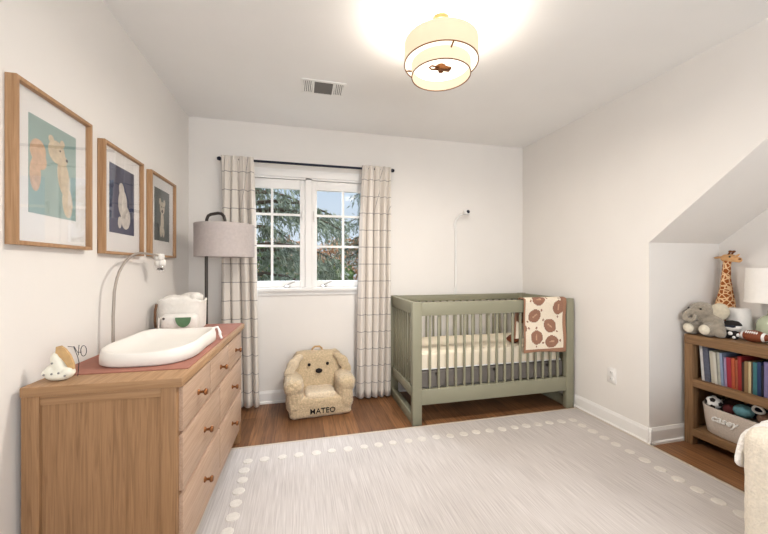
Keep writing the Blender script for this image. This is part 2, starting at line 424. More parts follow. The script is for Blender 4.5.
# --- window in the far wall: casing, two sashes, muntins, panes
win = thing('window_1', 'white double casement window between the checked curtains', 'window', (0, YB, 0)); del win['label']; del win['category']; struct(win)
b = MB()
b.box(WX0 - .06, -.022, WZ0, WX0, 0, WZ1 + .065, bev=.003); b.box(WX1, -.022, WZ0, WX1 + .06, 0, WZ1 + .065, bev=.003)
b.box(WX0, -.022, WZ1, WX1, 0, WZ1 + .065, bev=.003)
b.box(WX0, 0, WZ0, WX0 + .02, .1, WZ1); b.box(WX1 - .02, 0, WZ0, WX1, .1, WZ1); b.box(WX0, 0, WZ1 - .012, WX1, .1, WZ1)
b.box(.05, .0, WZ0, .104, .1, WZ1)
struct(b.build('window_frame', M['trim'], win))
b = MB(); b.box(WX0 - .075, -.05, WZ0 - .022, WX1 + .075, .1, WZ0 + .006, bev=.004); b.box(WX0 - .06, -.016, WZ0 - .06, WX1 + .06, 0, WZ0 - .022, bev=.002)
struct(b.build('window_sill', M['trim'], win))
for (xa, xb, gx0, gx1) in ((WX0 + .021, .049, -.478, .002), (.105, WX1 - .021, .152, .632)):
    b = MB(); y0, y1 = .02, .06; g0, g1 = 1.066, 1.888
    b.box(xa, y0, WZ0 + .008, gx0, y1, WZ1 - .016, bev=.003); b.box(gx1, y0, WZ0 + .008, xb, y1, WZ1 - .016, bev=.003)
    b.box(gx0, y0, WZ0 + .008, gx1, y1, g0, bev=.003); b.box(gx0, y0, g1, gx1, y1, WZ1 - .016, bev=.003)
    s = struct(b.build('sash', M['trim'], win))
    b = MB(); xm = (gx0 + gx1) / 2
    b.box(xm - .01, .03, g0, xm + .01, .052, g1)
    for z in (1.377, 1.658): b.box(gx0, .031, z - .01, gx1, .051, z + .01)
    struct(b.build('muntin', M['trim'], s))
    b = MB(); b.box(gx0 - .002, .039, g0 - .002, gx1 + .002, .043, g1 + .002)
    struct(b.build('pane', M['pane'], s))
    b = MB(); cx = -.11 if gx0 < 0 else .21
    b.lathe([(.032, 0), (.03, .012), (.018, .018), (.014, .024)], (cx, .005, WZ0 + .008), 16); b.tube([(cx, .0, WZ0 + .03), (cx + .02, -.02, WZ0 + .04), (cx + .055, -.03, WZ0 + .055), (cx + .07, -.03, WZ0 + .06)], .006, 8)
    struct(b.build('crank_handle', M['chrome'], win))
    lx = .024 if gx0 < 0 else .128
    b = MB(); b.box(lx - .008, .008, 1.60, lx + .008, .021, 1.70, bev=.003); b.tube([(lx, .01, 1.69), (lx, -.008, 1.67), (lx, -.01, 1.62)], .004, 6)
    struct(b.build('sash_lock', M['white'], win))

# ------------------------------------------------------------------ outside the window
b = MB(); b.box(-16, 3.6, -3.1, 18, 30, -3.0); struct(b.build('ground_outside', M['lawn'], smooth=False))
def foliage_tuft(b, p, d, n, ln, wd):
    for _ in range(n):
        v = (Vector(d) + Vector((random.gauss(0, .5), random.gauss(0, .5), random.gauss(0, .4)))).normalized() * ln * random.uniform(.5, 1.2)
        s_ = v.cross(Vector((random.gauss(0, 1), random.gauss(0, 1), random.gauss(0, 1)))).normalized() * wd * random.uniform(.8, 1.6)
        q = Vector(p) + Vector((random.gauss(0, .04), random.gauss(0, .04), random.gauss(0, .04)))
        b.poly([q, q + v * .5 + s_, q + v, q + v * .5 - s_])
def cedar(name, label, loc, h, spread, nb, dens, lean=0, zlo=.1):
    t = thing(name, label, 'tree', loc, 0)
    tb = MB(); fb = MB()
    tb.tube([(0, 0, 0), (lean * .3, 0, h * .35), (lean * .7, 0, h * .7), (lean, 0, h)], [.2, .16, .1, .03], 10)
    for i in range(nb):
        z = h * (zlo + (.98 - zlo) * (i + random.random()) / nb); a = random.uniform(0, 2 * math.pi)
        L = spread * (1.05 - .7 * z / h) * random.uniform(.7, 1.15)
        k = z / h; p0 = Vector((lean * k, 0, z))
        pts = [p0 + Vector((math.cos(a) * L * q, math.sin(a) * L * q, L * (.22 * q - .42 * q * q))) for q in (0, .25, .5, .75, 1)]
        tb.tube(pts, [.045, .035, .025, .016, .008], 6)
        for j in range(int(dens * L)):
            q = random.uniform(.15, 1.0) * 4; i0 = min(3, int(q)); p = pts[i0].lerp(pts[i0 + 1], q - i0)
            hang = random.uniform(.05, .45)
            side = Vector((-math.sin(a), math.cos(a), 0)) * random.uniform(-.35, .35)
            for s_ in (0, .5, 1):
                foliage_tuft(fb, p + side * s_ + Vector((0, 0, -hang * s_)), (math.cos(a) * .4, math.sin(a) * .4, -.8), 3, .17, .012)
    tb.build('trunk', M['bark'], t); fb.build('foliage', M['needle'], t, smooth=False, recalc=False)
    return t
cedar('cedar_tree', 'tall drooping cedar filling the near casement', (-1.2, 7.6, -3), 9.5, 2.9, 80, 34, .3)
cedar('cedar_tree', 'leaning cedar whose bough crosses the other casement', (3.0, 10.0, -3), 6.7, 2.9, 46, 24, -.5, .35)
def shrub(name, label, cat, loc, rx, rz, n, m, tall):
    t = thing(name, label, cat, loc); fb = MB(); tb = MB()
    for i in range(7):
        a = i * .9; tb.tube([(0, 0, 0), (math.cos(a) * rx * .3, math.sin(a) * rx * .3, tall * .6), (math.cos(a) * rx * .6, math.sin(a) * rx * .6, tall)], [.06, .04, .015], 6)
    for i in range(n):
        v = Vector((random.gauss(0, 1), random.gauss(0, 1), random.gauss(0, 1))).normalized() * random.uniform(.5, 1.0)
        foliage_tuft(fb, (v.x * rx, v.y * rx, tall - rz * .6 + v.z * rz), v, 3, .13, .045)
    tb.build('stem', M['bark'], t); fb.build('foliage', m, t, smooth=False, recalc=False)
shrub('shrub', 'tall green shrub low behind the casement panes', 'shrub', (-1.6, 11.6, -3), 2.2, 1.3, 2000, M['leafgreen'], 4.5)
shrub('shrub', 'green bush in front of the rust-leaved maple', 'shrub', (.75, 8.6, -3), .7, .8, 800, M['leafgreen'], 3.95)
shrub('maple_tree', 'rust and tan autumn maple beyond the window panes', 'tree', (2.5, 14.5, -3), 2.6, 1.4, 2200, M['leafbrown'], 5.0)
shrub('maple_tree', 'pale brown leafless-topped maple beyond the nearer casement', 'tree', (-.6, 17.5, -3), 2.6, 1.6, 1500, M['leafbrown'], 5.0)

# ------------------------------------------------------------------ rug
rug = MB(); RX, RY = (-.462, 2.262), (-1.0, 2.395)
rug.box(RX[0], RY[0], 0.0005, RX[1], RY[1], .009, 0)
for x in (RX[0], RX[1] - .018): rug.box(x, RY[0], .001, x + .018, RY[1], .0105, 2)
rug.box(RX[0], RY[1] - .015, .001, RX[1], RY[1], .0105, 2)
nx = 24
spots = [(-.31 + i * (2.045 + .31) / (nx - 1), 2.21) for i in range(nx)]
spots += [(x, 2.21 - .0945 * j) for x in (-.31, 2.045) for j in range(1, 30)]
for (x, y) in spots:
    rr = .031 * random.uniform(.9, 1.08)
    rug.lathe([(rr, .009), (rr * .9, .0125), (rr * .5, .0135), (0, .0137)], (x + random.uniform(-.004, .004), y + random.uniform(-.004, .004), 0), 12, 1)
tag(rug.build('rug', [M['rug'], M['rugdot'], M['rugedge']], smooth=False), 'large pale grey rug bordered by cream dots on wood floor', 'rug')

# ------------------------------------------------------------------ dresser and what stands on it
DX, DY, DR = -.882, 1.36, R(-1.5)
D = thing('dresser', 'light oak seven-drawer dresser with bronze knobs against the picture wall', 'dresser', (DX, DY, 0), DR)
dw, dl = .462, 1.165                        # depth in x, length in y
def onD(x, y, z=0.0):
    c, s = math.cos(DR), math.sin(DR); return (DX + c * x - s * y, DY + s * x + c * y, z)
b = MB(); b.box(.005, -.012, .767, dw + .018, dl + .02, .80, bev=.004); o = b.build('top', [M['oakx'], M['oakd']], D)
for p in o.data.polygons: p.material_index = 1 if abs(p.normal.y) > .6 else 0
b = MB()
b.box(.012, .012, .10, dw - .004, dl - .012, .767)
b.build('carcass', M['oak_daylit'], D)
b = MB(); b.box(.055, .006, .17, dw - .055, .0125, .735); b.build('end_panel', M['oak'], D)
for z0, z1 in ((.735, .767), (.10, .17)):
    b = MB(); b.box(.05, .0, z0, dw - .05, .02, z1, bev=.001); b.build('end_rail', M['oakd'], D)
for (x0, y0) in ((.004, -.004), (dw - .052, -.004), (.004, dl - .046), (dw - .052, dl - .046)):
    b = MB(); b.box(x0, y0, .0107 if x0 > .2 and y0 < .5 else 0, x0 + .05, y0 + .05, .767, bev=.002); b.build('leg', M['oak'], D)
b = MB(); b.box(dw - .02, .046, .095, dw - .003, dl - .046, .155, bev=.001); b.build('bottom_rail', M['oak_daylit'], D)
rows = [(.598, .757, [.016, .369, .736, 1.1]), (.384, .584, [.016, .54, 1.1]), (.165, .370, [.016, .54, 1.1])]
for (z0, z1, ys) in rows:
    for i in range(len(ys) - 1):
        y0, y1 = ys[i] + .004, ys[i + 1] - .004
        b = MB(); b.box(dw - .006, y0, z0, dw + .012, y1, z1, bev=.003); dr = b.build('drawer', M['oak_daylit'], D)
        b = MB(); b.lathe([(0, .036), (.010, .036), (.014, .031), (.014, .026), (.006, .02), (.005, .01), (.012, .004), (.013, 0)], (dw + .0115, (y0 + y1) / 2, (z0 + z1) / 2), 16, axis='X')
        b.build('knob', M['bronze'], dr)
# terracotta mat
t = MB(); t.box(.012, .10, .8005, dw + .004, dl + .005, .8045, bev=.001)
o = t.build('table_mat', M['terracotta']); o.location = (DX, DY, 0); o.rotation_euler = (0, 0, DR)
tag(o, 'thin terracotta mat covering most of the oak dresser top', 'mat')

# white contoured changing pad
def pad():
    root = thing('changing_pad', 'white contoured changing pad lying on terracotta mat', 'changing pad', onD(.27, .412, .805), DR)
    L, W = .272, .18
    bm = MB(); n = 64
    def outline(t, k):
        c, s = math.cos(t), math.sin(t)
        e = 2 / 3.2 if s < 0 else 2 / 5.0
        x = W * k * math.copysign(abs(c) ** e, c); y = L * (1 - (1 - k) * W / L) * math.copysign(abs(s) ** e, s)
        x *= 1 - .04 * math.cos(y / L * 2.2) ** 4
        x *= 1.0 + .03 * (-y / L)
        return x, y
    def rimz(t):
        s = math.sin(t); c = abs(math.cos(t))
        return .054 + .012 * c + .004 * max(0, s)
    prof = [(0.93, lambda t: 0.0), (1.0, lambda t: .008), (1.0, lambda t: rimz(t) * .55), (.97, lambda t: rimz(t) * .9), (.93, lambda t: rimz(t)), (.88, lambda t: rimz(t) * .93), (.82, lambda t: rimz(t) * .72),
            (.72, lambda t: rimz(t) * .5), (.5, lambda t: .014), (.25, lambda t: .011), (.05, lambda t: .01)]
    rings = []
    for k, fz in prof:
        rings.append([bm.bm.verts.new((*outline(2 * math.pi * i / n, k), fz(2 * math.pi * i / n))) for i in range(n)])
    for a, c in zip(rings, rings[1:]):
        for i in range(n): bm.bm.faces.new((a[i], a[(i + 1) % n], c[(i + 1) % n], c[i]))
    bm.bm.faces.new(rings[0][::-1]); bm.bm.faces.new(rings[-1])
    bm.build('pad_body', M['padwhite'], root, angle=80)
    s_ = MB()
    s_.tube([(W * .8, L * .80, .058), (W * .95, L * .80, .066), (W * 1.0, L * .80, .045), (W * 1.03, L * .80, .018), (W * 1.07, L * .78, .005)], .006, 8)
    s_.box(W * .985, L * .765, .022, W * 1.045, L * .835, .042, bev=.003)
    s_.build('strap', M['white'], root, label='white safety strap with buckle')
pad()

# arched stem with hanging blossoms
t = thing('arched_charm_stand', 'slender arched grey stand dangling clear blossoms above changing pad', 'mobile', onD(.034, .47, .8045), DR)
b = MB(); b.lathe([(0.022, 0), (.022, .006), (.012, .01), (.007, .02)], (0, 0, 0), 20); b.build('stand_base', M['stem'], t)
b = MB()
arc = [(0, 0, .01), (0, 0, .16), (.002, .005, .27)]
for k in range(1, 11):
    a = k / 10 * R(95); arc.append((.004 + .012 * k / 10, .005 + .24 * (1 - math.cos(a)), .27 + .19 * math.sin(a)))
arc += [(.02, .38, .455), (.022, .43, .452)]
b.tube(arc, [.0065] * 3 + [.006] * (len(arc) - 3), 10); b.build('arched_arm', M['stem'], t)
for (dy, dz, sc) in ((.44, .445, 1.0), (.455, .41, 1.1), (.435, .385, 1.0), (.46, .365, .8)):
    b = MB()
    for k in range(6):
        a = k * math.pi / 3; b.ell((.022 + .016 * sc * math.cos(a), dy + .016 * sc * math.sin(a), dz), (.013 * sc, .013 * sc, .02 * sc), (0, 0, a), u=10, v=8)
    b.build('blossom', M['clear'] if dz < .4 else M['padwhite'], t)
b = MB(); b.tube([(.022, .44, .45), (.022, .448, .36)], .0015, 6); b.build('cord', M['white'], t)

# fabric basket and pouch
t = thing('fabric_basket', 'white padded fabric basket with leather handle at dresser far end', 'basket', onD(.136, 1.045, .805), DR)
b = MB(); seg = 40; W, L, Hh = .128, .08, .16
ring_o = []; prof = [(.92, 0), (1, .01), (1.02, .09), (1.03, Hh), (1.06, Hh + .012), (1.02, Hh + .022), (.94, Hh + .01), (.92, .02)]
rings = []
for k, z in prof:
    rr = []
    for i in range(seg):
        a = 2 * math.pi * i / seg; c, s = math.cos(a), math.sin(a)
        x = W * k * math.copysign(abs(c) ** .6, c); y = L * k * math.copysign(abs(s) ** .6, s)
        zz = z + (.006 * math.sin(5 * a) + .004 * math.sin(11 * a) if z > .1 else 0)
        rr.append(b.bm.verts.new((x, y, zz)))
    rings.append(rr)
for A, B in zip(rings, rings[1:]):
    for i in range(seg): b.bm.faces.new((A[i], A[(i + 1) % seg], B[(i + 1) % seg], B[i]))
b.bm.faces.new(rings[0][::-1]); b.bm.faces.new(rings[-1]); b.build('basket_body', M['canvas'], t)
b = MB(); b.tube([(-.118, -.075, .16), (-.121, -.088, .12), (-.121, -.091, .06), (-.119, -.086, .02)], .007, 8); b.build('handle', M['leather'], t, label='brown leather handle')
tb = thing('folded_cloth', 'bunched white muslin cloth poking out of the fabric basket', 'cloth', onD(.136, 1.045, .90), DR)
b = MB(); b.rbox((0, 0, .055), (.22, .125, .11), .045, 12, lump=.02, lscale=26); b.ell((.085, -.02, .1), (.04, .035, .03)); b.ell((.04, .02, .108), (.05, .04, .02)); b.build('cloth', M['canvas'], tb)
t = thing('pouch', 'cream zip pouch with green half-moon patch before the fabric basket', 'pouch', onD(.165, .915, .805), DR)
b = MB(); b.rbox((0, 0, .052), (.20, .065, .108), .028, 10, lump=.004, lscale=18); b.build('pouch_body', M['canvas'], t)
b = MB(); b.box(-.08, -.003, .1005, .08, .003, .1065, bev=.001); b.build('zip', M['white'], t)
b = MB(); pts = [(.028 + .042 * math.cos(a), -.0395, .088 - .058 * math.sin(a)) for a in [math.pi * i / 16 for i in range(17)]]
b.prism(pts, (0, .006, 0)); b.build('patch', M['green'], t, smooth=False, label='green half-moon patch')
b = MB(); b.tube([(-.092, -.01, .085), (-.105, -.02, .08), (-.108, -.022, .03), (-.094, -.015, .012)], .005, 8); b.build('wrist_strap', M['canvas'], t)
b = MB(); b.lathe([(0, .003), (.006, .003), (.007, 0)], (0, 0, 0), 12, axis='Y'); o = b.build('snap', M['darkmetal'], t); o.location = (-.075, -.037, .083); o.rotation_euler = (0, 0, math.pi)

# little dinosaur figurine
t = thing('figurine', 'ivory spotted ceramic figurine with tan fan crest on dresser corner', 'figurine', onD(.078, .05, .801), DR)
blob('figurine_body', [((0, 0, .018), (.042, .026, .018)), ((-.026, 0, .03), (.017, .019, .022)), ((-.034, -.004, .028), (.013, .015, .014)), ((.026, 0, .026), (.02, .022, .018)), ((-.004, .002, .055), (.02, .018, .034), (0, R(-18), 0)), ((-.012, .002, .075), (.015, .014, .022))], M['ivory'], t, .004, 3)
b = MB()
cr = [(-.008, .115), (.004, .118), (.018, .106), (.032, .084), (.042, .056), (.044, .036), (.034, .03), (.022, .052), (.008, .074), (-.01, .09)]
b.prism([(x, -.004, z) for x, z in cr], (0, .010, 0)); b.build('crest', M['tanwood'], t, angle=30, label='tan ridged fan crest')
for (x, z) in ((-.03, .026), (-.008, .028), (.012, .03), (.03, .02), (-.012, .062)):
    b = MB(); b.ell((x, -.0245 if z < .04 else -.016, z), (.0035, .003, .0035), u=8, v=6); b.build('spot', M['greyspot'], t)
t = thing('wire_ornament', 'small bent black wire ornament behind the ivory figurine', 'ornament', onD(.112, .085, .8005), DR)
b = MB(); b.tube([(.0, .0, .0), (.004, 0, .05), (.0, .0, .07), (-.012, 0, .105), (-.03, 0, .108)], .0012, 6)
b.tube([(-.012, 0, .108), (.0, 0, .085), (.012, 0, .086)], .0012, 6)
b.tube([(.018 + .009 * math.cos(a), 0, .09 + .019 * math.sin(a)) for a in [i * math.pi / 8 for i in range(17)]], .0012, 6)
b.tube([(.004, 0, .112), (.002, 0, .075)], .0012, 6)
b.build('wire', M['black'], t)

# ------------------------------------------------------------------ three framed prints on the left wall
def ring_pts(cx, cz, rx, rz, rot=0, n=20):
    return [(cx + rx * math.cos(a) * math.cos(rot) - rz * math.sin(a) * math.sin(rot), cz + rx * math.cos(a) * math.sin(rot) + rz * math.sin(a) * math.cos(rot)) for a in [2 * math.pi * i / n for i in range(n)]]
def picture(label, y0, y1, z0, z1, bgc, shapes):
    t = thing('framed_print', label, 'picture', (XL, (y0 + y1) / 2, (z0 + z1) / 2), 0, 'framed animal prints')
    hw, hh, fw, dp = (y1 - y0) / 2, (z1 - z0) / 2, .013, .032
    b = MB()
    b.box(.001, -hw, -hh, dp, -hw + fw, hh, bev=.001); b.box(.001, hw - fw, -hh, dp, hw, hh, bev=.001)
    b.box(.001, -hw + fw, -hh, dp, hw - fw, -hh + fw, bev=.001); b.box(.001, -hw + fw, hh - fw, dp, hw - fw, hh, bev=.001)
    b.build('frame', M['frame'], t)
    b = MB(); b.box(.008, -hw + fw, -hh + fw, .012, hw - fw, hh - fw); b.build('mat_board', M['matboard'], t, smooth=False)
    b = MB(); pw, ph = .124, .168
    mats = [mat('print_ground', bgc, .85, .06, 9)]
    b.box(.0122, -pw, -ph + .012, .0135, pw, ph + .012, 0)
    for i, (c, blobs) in enumerate(shapes):
        mats.append(mat('print_ink', c, .85, .12, 50))
        for j, (cx, cz, rx, rz, rot) in enumerate(blobs):
            b.prism([(.0134, y, z) for y, z in ring_pts(cx, cz, rx, rz, rot)], (.0003 + .0002 * i + .00003 * j, 0, 0), i + 1)
    b.build('print', mats, t, smooth=False)
    b = MB(); b.box(.0215, -hw + fw, -hh + fw, .0235, hw - fw, hh - fw); b.build('glass', M['glass'], t, smooth=False)
picture('oak-framed print of two tan animals nuzzling on teal ground', 1.318, 1.725, 1.262, 1.80, (150, 172, 165),
        [((206, 172, 142), [(-.082, .062, .038, .042, 0), (-.095, -.02, .026, .06, 0), (-.07, .03, .03, .03, 0)]), ((206, 188, 160), [(.012, .088, .046, .042, -.2), (.048, .068, .024, .02, -.2), (.05, -.0, .034, .07, .2), (.072, -.09, .03, .06, .1), (-.018, .128, .014, .014, 0), (.042, .128, .013, .014, 0)]), ((66, 56, 50), [(.068, .072, .007, .006, 0), (.03, .098, .004, .004, 0)])])
picture('oak-framed print of a white bear on navy, middle of three', 1.821, 2.226, 1.252, 1.778, (64, 68, 94),
        [((208, 200, 190), [(.0, -.0, .045, .07, 0), (.03, -.07, .05, .06, 0), (-.012, .07, .026, .032, .2), (-.03, -.1, .018, .03, 0)])])
picture('oak-framed print of a pale cub on charcoal, nearest the floor lamp', 2.333, 2.752, 1.255, 1.779, (88, 94, 92),
        [((204, 192, 172), [(.0, .06, .04, .042, 0), (-.035, .1, .018, .022, 0), (.035, .1, .018, .022, 0), (.0, -.03, .026, .07, 0), (-.02, -.09, .02, .04, 0), (.02, -.1, .018, .03, 0)]), ((70, 60, 54), [(0, .04, .014, .012, 0), (-.014, .068, .006, .006, 0), (.014, .068, .006, .006, 0)])])

# ------------------------------------------------------------------ floor lamp
t = thing('floor_lamp', 'dark bronze floor lamp with grey drum shade beside checked curtain', 'lamp', (-.675, 2.785, 0))
b = MB(); b.lathe([(.125, 0), (.125, .018), (.118, .024), (.02, .03), (.014, .04)], (0, 0, 0), 36); b.build('base', M['darkmetal'], t)
b = MB(); sx_, sy_ = .132, -.02
pts = [(0, 0, .03), (0, 0, .8), (0, 0, 1.50), (.003, 0, 1.545), (.014, -.003, 1.572), (.034, -.006, 1.583), (.085, -.014, 1.592), (.108, -.017, 1.588), (.124, -.019, 1.57), (sx_, sy_, 1.54), (sx_, sy_, 1.44)]
b.tube(pts, .0115, 12); b.build('pole', M['darkmetal'], t)
b = MB(); b.lathe([(.207, 1.264), (.207, 1.506), (.2045, 1.506), (.2045, 1.264)], (sx_, sy_, 0), 56, closed=True); b.build('lamp_shade', M['shade_grey'], t)
b = MB(); b.lathe([(.03, 1.43), (.03, 1.38), (.02, 1.36)], (sx_, sy_, 0), 16)
for k in range(3):
    a = k * 2.1 + .9; b.tube([(sx_, sy_, 1.43), (sx_ + .205 * math.cos(a), sy_ + .205 * math.sin(a), 1.45)], .003, 6)
b.build('socket', M['darkmetal'], t)

# ------------------------------------------------------------------ curtains and rod
t = thing('curtain_rod', 'thin black curtain rod above the white window', 'curtain rod', (0, 3.05, 2.083))
b = MB(); b.tube([(-.63, 0, 0), (.822, 0, 0)], .0105, 12); b.build('rod', M['black'], t)
for x in (-.632, .824):
    b = MB(); sg = -1 if x < 0 else 1; b.lathe([(.0, sg * .03), (.012, sg * .026), (.017, sg * .012), (.017, sg * .002), (.011, 0)], (x, 0, 0), 16, axis='X'); b.build('finial', M['black'], t)
for x in (-.60, .79):
    b = MB(); b.box(x - .012, .068, -.04, x + .012, .089, .03, bev=.002); b.tube([(x, .075, -.01), (x, .02, -.02), (x, 0, -.008)], .006, 8); b.build('bracket', M['black'], t)
def curtain(label, tx, bx, folds, ph, zb, flare):
    b = MB(); nu, nv = 150, 36; uvl = b.bm.loops.layers.uv.new('UVMap'); g = []; uvs = {}
    for j in range(nv + 1):
        v = j / nv; row = []; z = 2.098 - v * (2.098 - zb); L = 0; last = None
        for i in range(nu + 1):
            s = i / nu
            k = v ** .8
            x = (tx[0] + (tx[1] - tx[0]) * s) * (1 - k) + (bx[0] + (bx[1] - bx[0]) * s) * k
            wob = .18 * math.sin(3.1 * s + 2.2 * v + ph)
            th = 2 * math.pi * (folds * s + wob * (0.3 + v)) + ph
            A = (.014 + .018 * min(1, v * 5)) * (1 - .25 * math.sin(5 * s + ph))
            y = 3.024 + A * math.sin(th) * .88 + (.006 * math.sin(2.3 * th + 1) if v < .9 else .004 * math.sin(2.3 * th + 1))
            x += .010 * math.cos(th) * min(1, v * 4)
            if last is not None: L += math.hypot(x - last[0], y - last[1])
            last = (x, y); vt = b.bm.verts.new((x, y, z)); row.append(vt); uvs[vt] = (L, z + .01 * math.sin(th) * 0)
        g.append(row)
    g0y = [q.co.y for q in g[0]]; prev = g[0]; pock = []
    for (yy, zz) in ((3.036, 2.108), (3.056, 2.108), (3.066, 2.098), (3.067, 2.06)):     # rod pocket
        row = []
        for i, q in enumerate(g[0] if zz == 2.108 and yy < 3.05 else prev):
            vt = b.bm.verts.new((q.co.x, yy + .15 * (g0y[i] - 3.024) if yy > 3.04 else max(3.03, g0y[i]), zz)) if zz != 2.108 or yy > 3.05 else b.bm.verts.new((q.co.x, (g0y[i] + yy) / 2, zz))
            row.append(vt); uvs[vt] = (uvs[q][0], zz)
        prev = row; pock.append(row)
    allr = pock[::-1] + g
    for j in range(len(allr) - 1):
        for i in range(nu):
            f = b.bm.faces.new((allr[j][i], allr[j + 1][i], allr[j + 1][i + 1], allr[j][i + 1]))
            for lp in f.loops: lp[uvl].uv = uvs[lp.vert]
    for j in range(0):
        for i in range(nu):
            f = b.bm.faces.new((g[j][i], g[j + 1][i], g[j + 1][i + 1], g[j][i + 1]))
            for lp in f.loops: lp[uvl].uv = uvs[lp.vert]
    o = b.build('curtain', M['check'], angle=180, recalc=False); modif(o, 'SOLIDIFY', thickness=.003)
    tag(o, label, 'curtain', 'windowpane check curtains')
curtain('cream windowpane check curtain behind the grey-shaded floor lamp', (-.625, -.375), (-.63, -.335), 4.0, .4, .03, 0)
curtain('cream windowpane check curtain next to the sage crib', (.548, .812), (.485, .798), 4.5, 1.9, .018, 0)

# ------------------------------------------------------------------ plush dog armchair
t = thing('plush_armchair', 'tan fleece toddler armchair shaped like a dog reading MATEO', 'armchair', (.165, 2.735, .0), R(3))
S, SL = M['sherpa'], M['sherpa_l']
b = MB(); b.rbox((0, .17, .082), (.49, .34, .164), .035, 14, lump=.008, lscale=55); b.build('seat_base', S, t, angle=180)
b = MB(); b.rbox((0, .125, .155), (.24, .23, .075), .035, 12, lump=.008, lscale=55); b.build('seat', SL, t, angle=180)
for sg in (-1, 1):
    b = MB(); b.rbox((sg * .20, .155, .165), (.13, .325, .245), .058, 14, lump=.009, lscale=55); b.rbox((sg * .208, .15, .245), (.15, .335, .135), .064, 12, lump=.009, lscale=55)
    b.build('arm', S, t, angle=180)
rt = Matrix.Rotation(R(-8), 3, 'X')
b = MB(); b.rbox((0, .285, .28), (.41, .13, .37), .06, 16, lump=.009, lscale=55, rot=rt); bk = b.build('backrest', S, t, angle=180)
for sg in (-1, 1):
    blob('ear', [((sg * .17, .235, .42), (.05, .035, .032), (0, sg * R(25), 0)), ((sg * .21, .212, .375), (.048, .026, .062), (0, sg * R(-32), 0)), ((sg * .236, .20, .318), (.046, .022, .055), (0, sg * R(-22), 0))], SL if sg < 0 else S, t, .009, 4)
    b = MB(); b.ell((sg * .077, .212, .366), (.013, .009, .014), u=12, v=8); b.build('eye', M['darkfelt'], t, label='black button eye')
b = MB(); b.ell((0.004, .205, .312), (.029, .016, .02), u=16, v=10); b.build('nose', M['darkfelt'], t, label='black felt nose')
b = MB(); b.tube([(-.045, .32, .45), (-.04, .32, .475), (-.02, .32, .492), (.02, .32, .492), (.04, .32, .475), (.045, .32, .45)], .008, 8); b.build('carry_loop', M['tanwood'], t)
lettering('name_lettering', 'MATEO', .058, .003, M['darkfelt'], t, (.012, -.003, .055), (R(90), 0, 0), offset=.0004, spacing=1.05)

# ------------------------------------------------------------------ crib, mattress, blanket
CX0, CX1, CY0, CY1 = .818, 2.254, 2.42, 3.10
t = thing('crib', 'sage green slatted wooden crib in the far corner', 'crib', ((CX0 + CX1) / 2, (CY0 + CY1) / 2, 0))
hx, hy = (CX1 - CX0) / 2, (CY1 - CY0) / 2; pw, pd = .074, .045
G = M['sage']
for sx_ in (-1, 1):
    for sy_ in (-1, 1):
        b = MB(); x0 = sx_ * hx - (pw if sx_ > 0 else 0); y0 = sy_ * hy - (pd if sy_ > 0 else 0)
        b.box(x0, y0, 0, x0 + pw, y0 + pd, .925, bev=.004); b.build('leg', G, t)
for sy_ in (-1, 1):
    ya = sy_ * hy - (.036 if sy_ > 0 else 0) + (.005 if sy_ < 0 else -.005); yb = ya + .036
    zt = .82 if sy_ < 0 else .865
    b = MB(); b.box(-hx + pw, ya, zt, hx - pw, yb, .922, bev=.004); b.build('top_rail', G, t)
    b = MB(); b.box(-hx + pw, ya, .147, hx - pw, yb, .262, bev=.004); b.build('bottom_rail', G, t)
    n = 17; span = 2 * (hx - pw)
    for i in range(n):
        x = -hx + pw + span * (i + 1) / (n + 1); yc = (ya + yb) / 2
        b = MB(); b.box(x - .009, yc - .008, .255, x + .009, yc + .008, zt + .01, bev=.003); b.build('slat', G, t)
for sx_ in (-1, 1):
    xa = sx_ * hx - (.036 if sx_ > 0 else 0) + (.008 if sx_ < 0 else -.008); xb = xa + .036; xc = (xa + xb) / 2
    b = MB(); b.box(xa, -hy + pd, .83, xb, hy - pd, .922, bev=.004); b.build('end_top_rail', G, t)
    b = MB(); b.box(xa, -hy + pd, .20, xb, hy - pd, .275, bev=.004); b.build('end_rail', G, t)
    b = MB(); b.box(xa - .006, -hy + pd, 0.0, xb + .006, hy - pd, .075, bev=.004); b.build('sled_rail', G, t)
    for i in range(8):
        y = -hy + pd + 2 * (hy - pd) * (i + 1) / 9
        b = MB(); b.box(xc - .008, y - .009, .27, xc + .008, y + .009, .84, bev=.003); b.build('slat', G, t)
b = MB(); b.box(-hx + pw + .002, -hy + .048, .372, hx - pw - .002, hy - .048, .388, bev=.003)
for x in (-.5, 0, .5): b.box(x - .02, -hy + .05, .35, x + .02, hy - .05, .372)
b.box(-hx + pw + .002, -hy + .05, .268, hx - pw - .002, -hy + .066, .372)
b.build('mattress_support', M['greysup'], t, label='grey mattress platform')
t2 = thing('crib_mattress', 'crib mattress under a cream fitted sheet', 'mattress', ((CX0 + CX1) / 2, (CY0 + CY1) / 2, .389))
b = MB(); b.rbox((0, 0, .072), (2 * (hx - pw) - .02, 2 * hy - .115, .144), .028, 22, lump=.003, lscale=9); b.build('mattress', M['sheet'], t2, angle=180)
b = MB(); a_, c_ = hx - pw - .012, hy - .0595
b.tube([(-a_, -c_, .012), (a_, -c_, .012), (a_, c_, .012), (-a_, c_, .012), (-a_, -c_, .012)], .005, 6); b.build('piping', M['white'], t2)

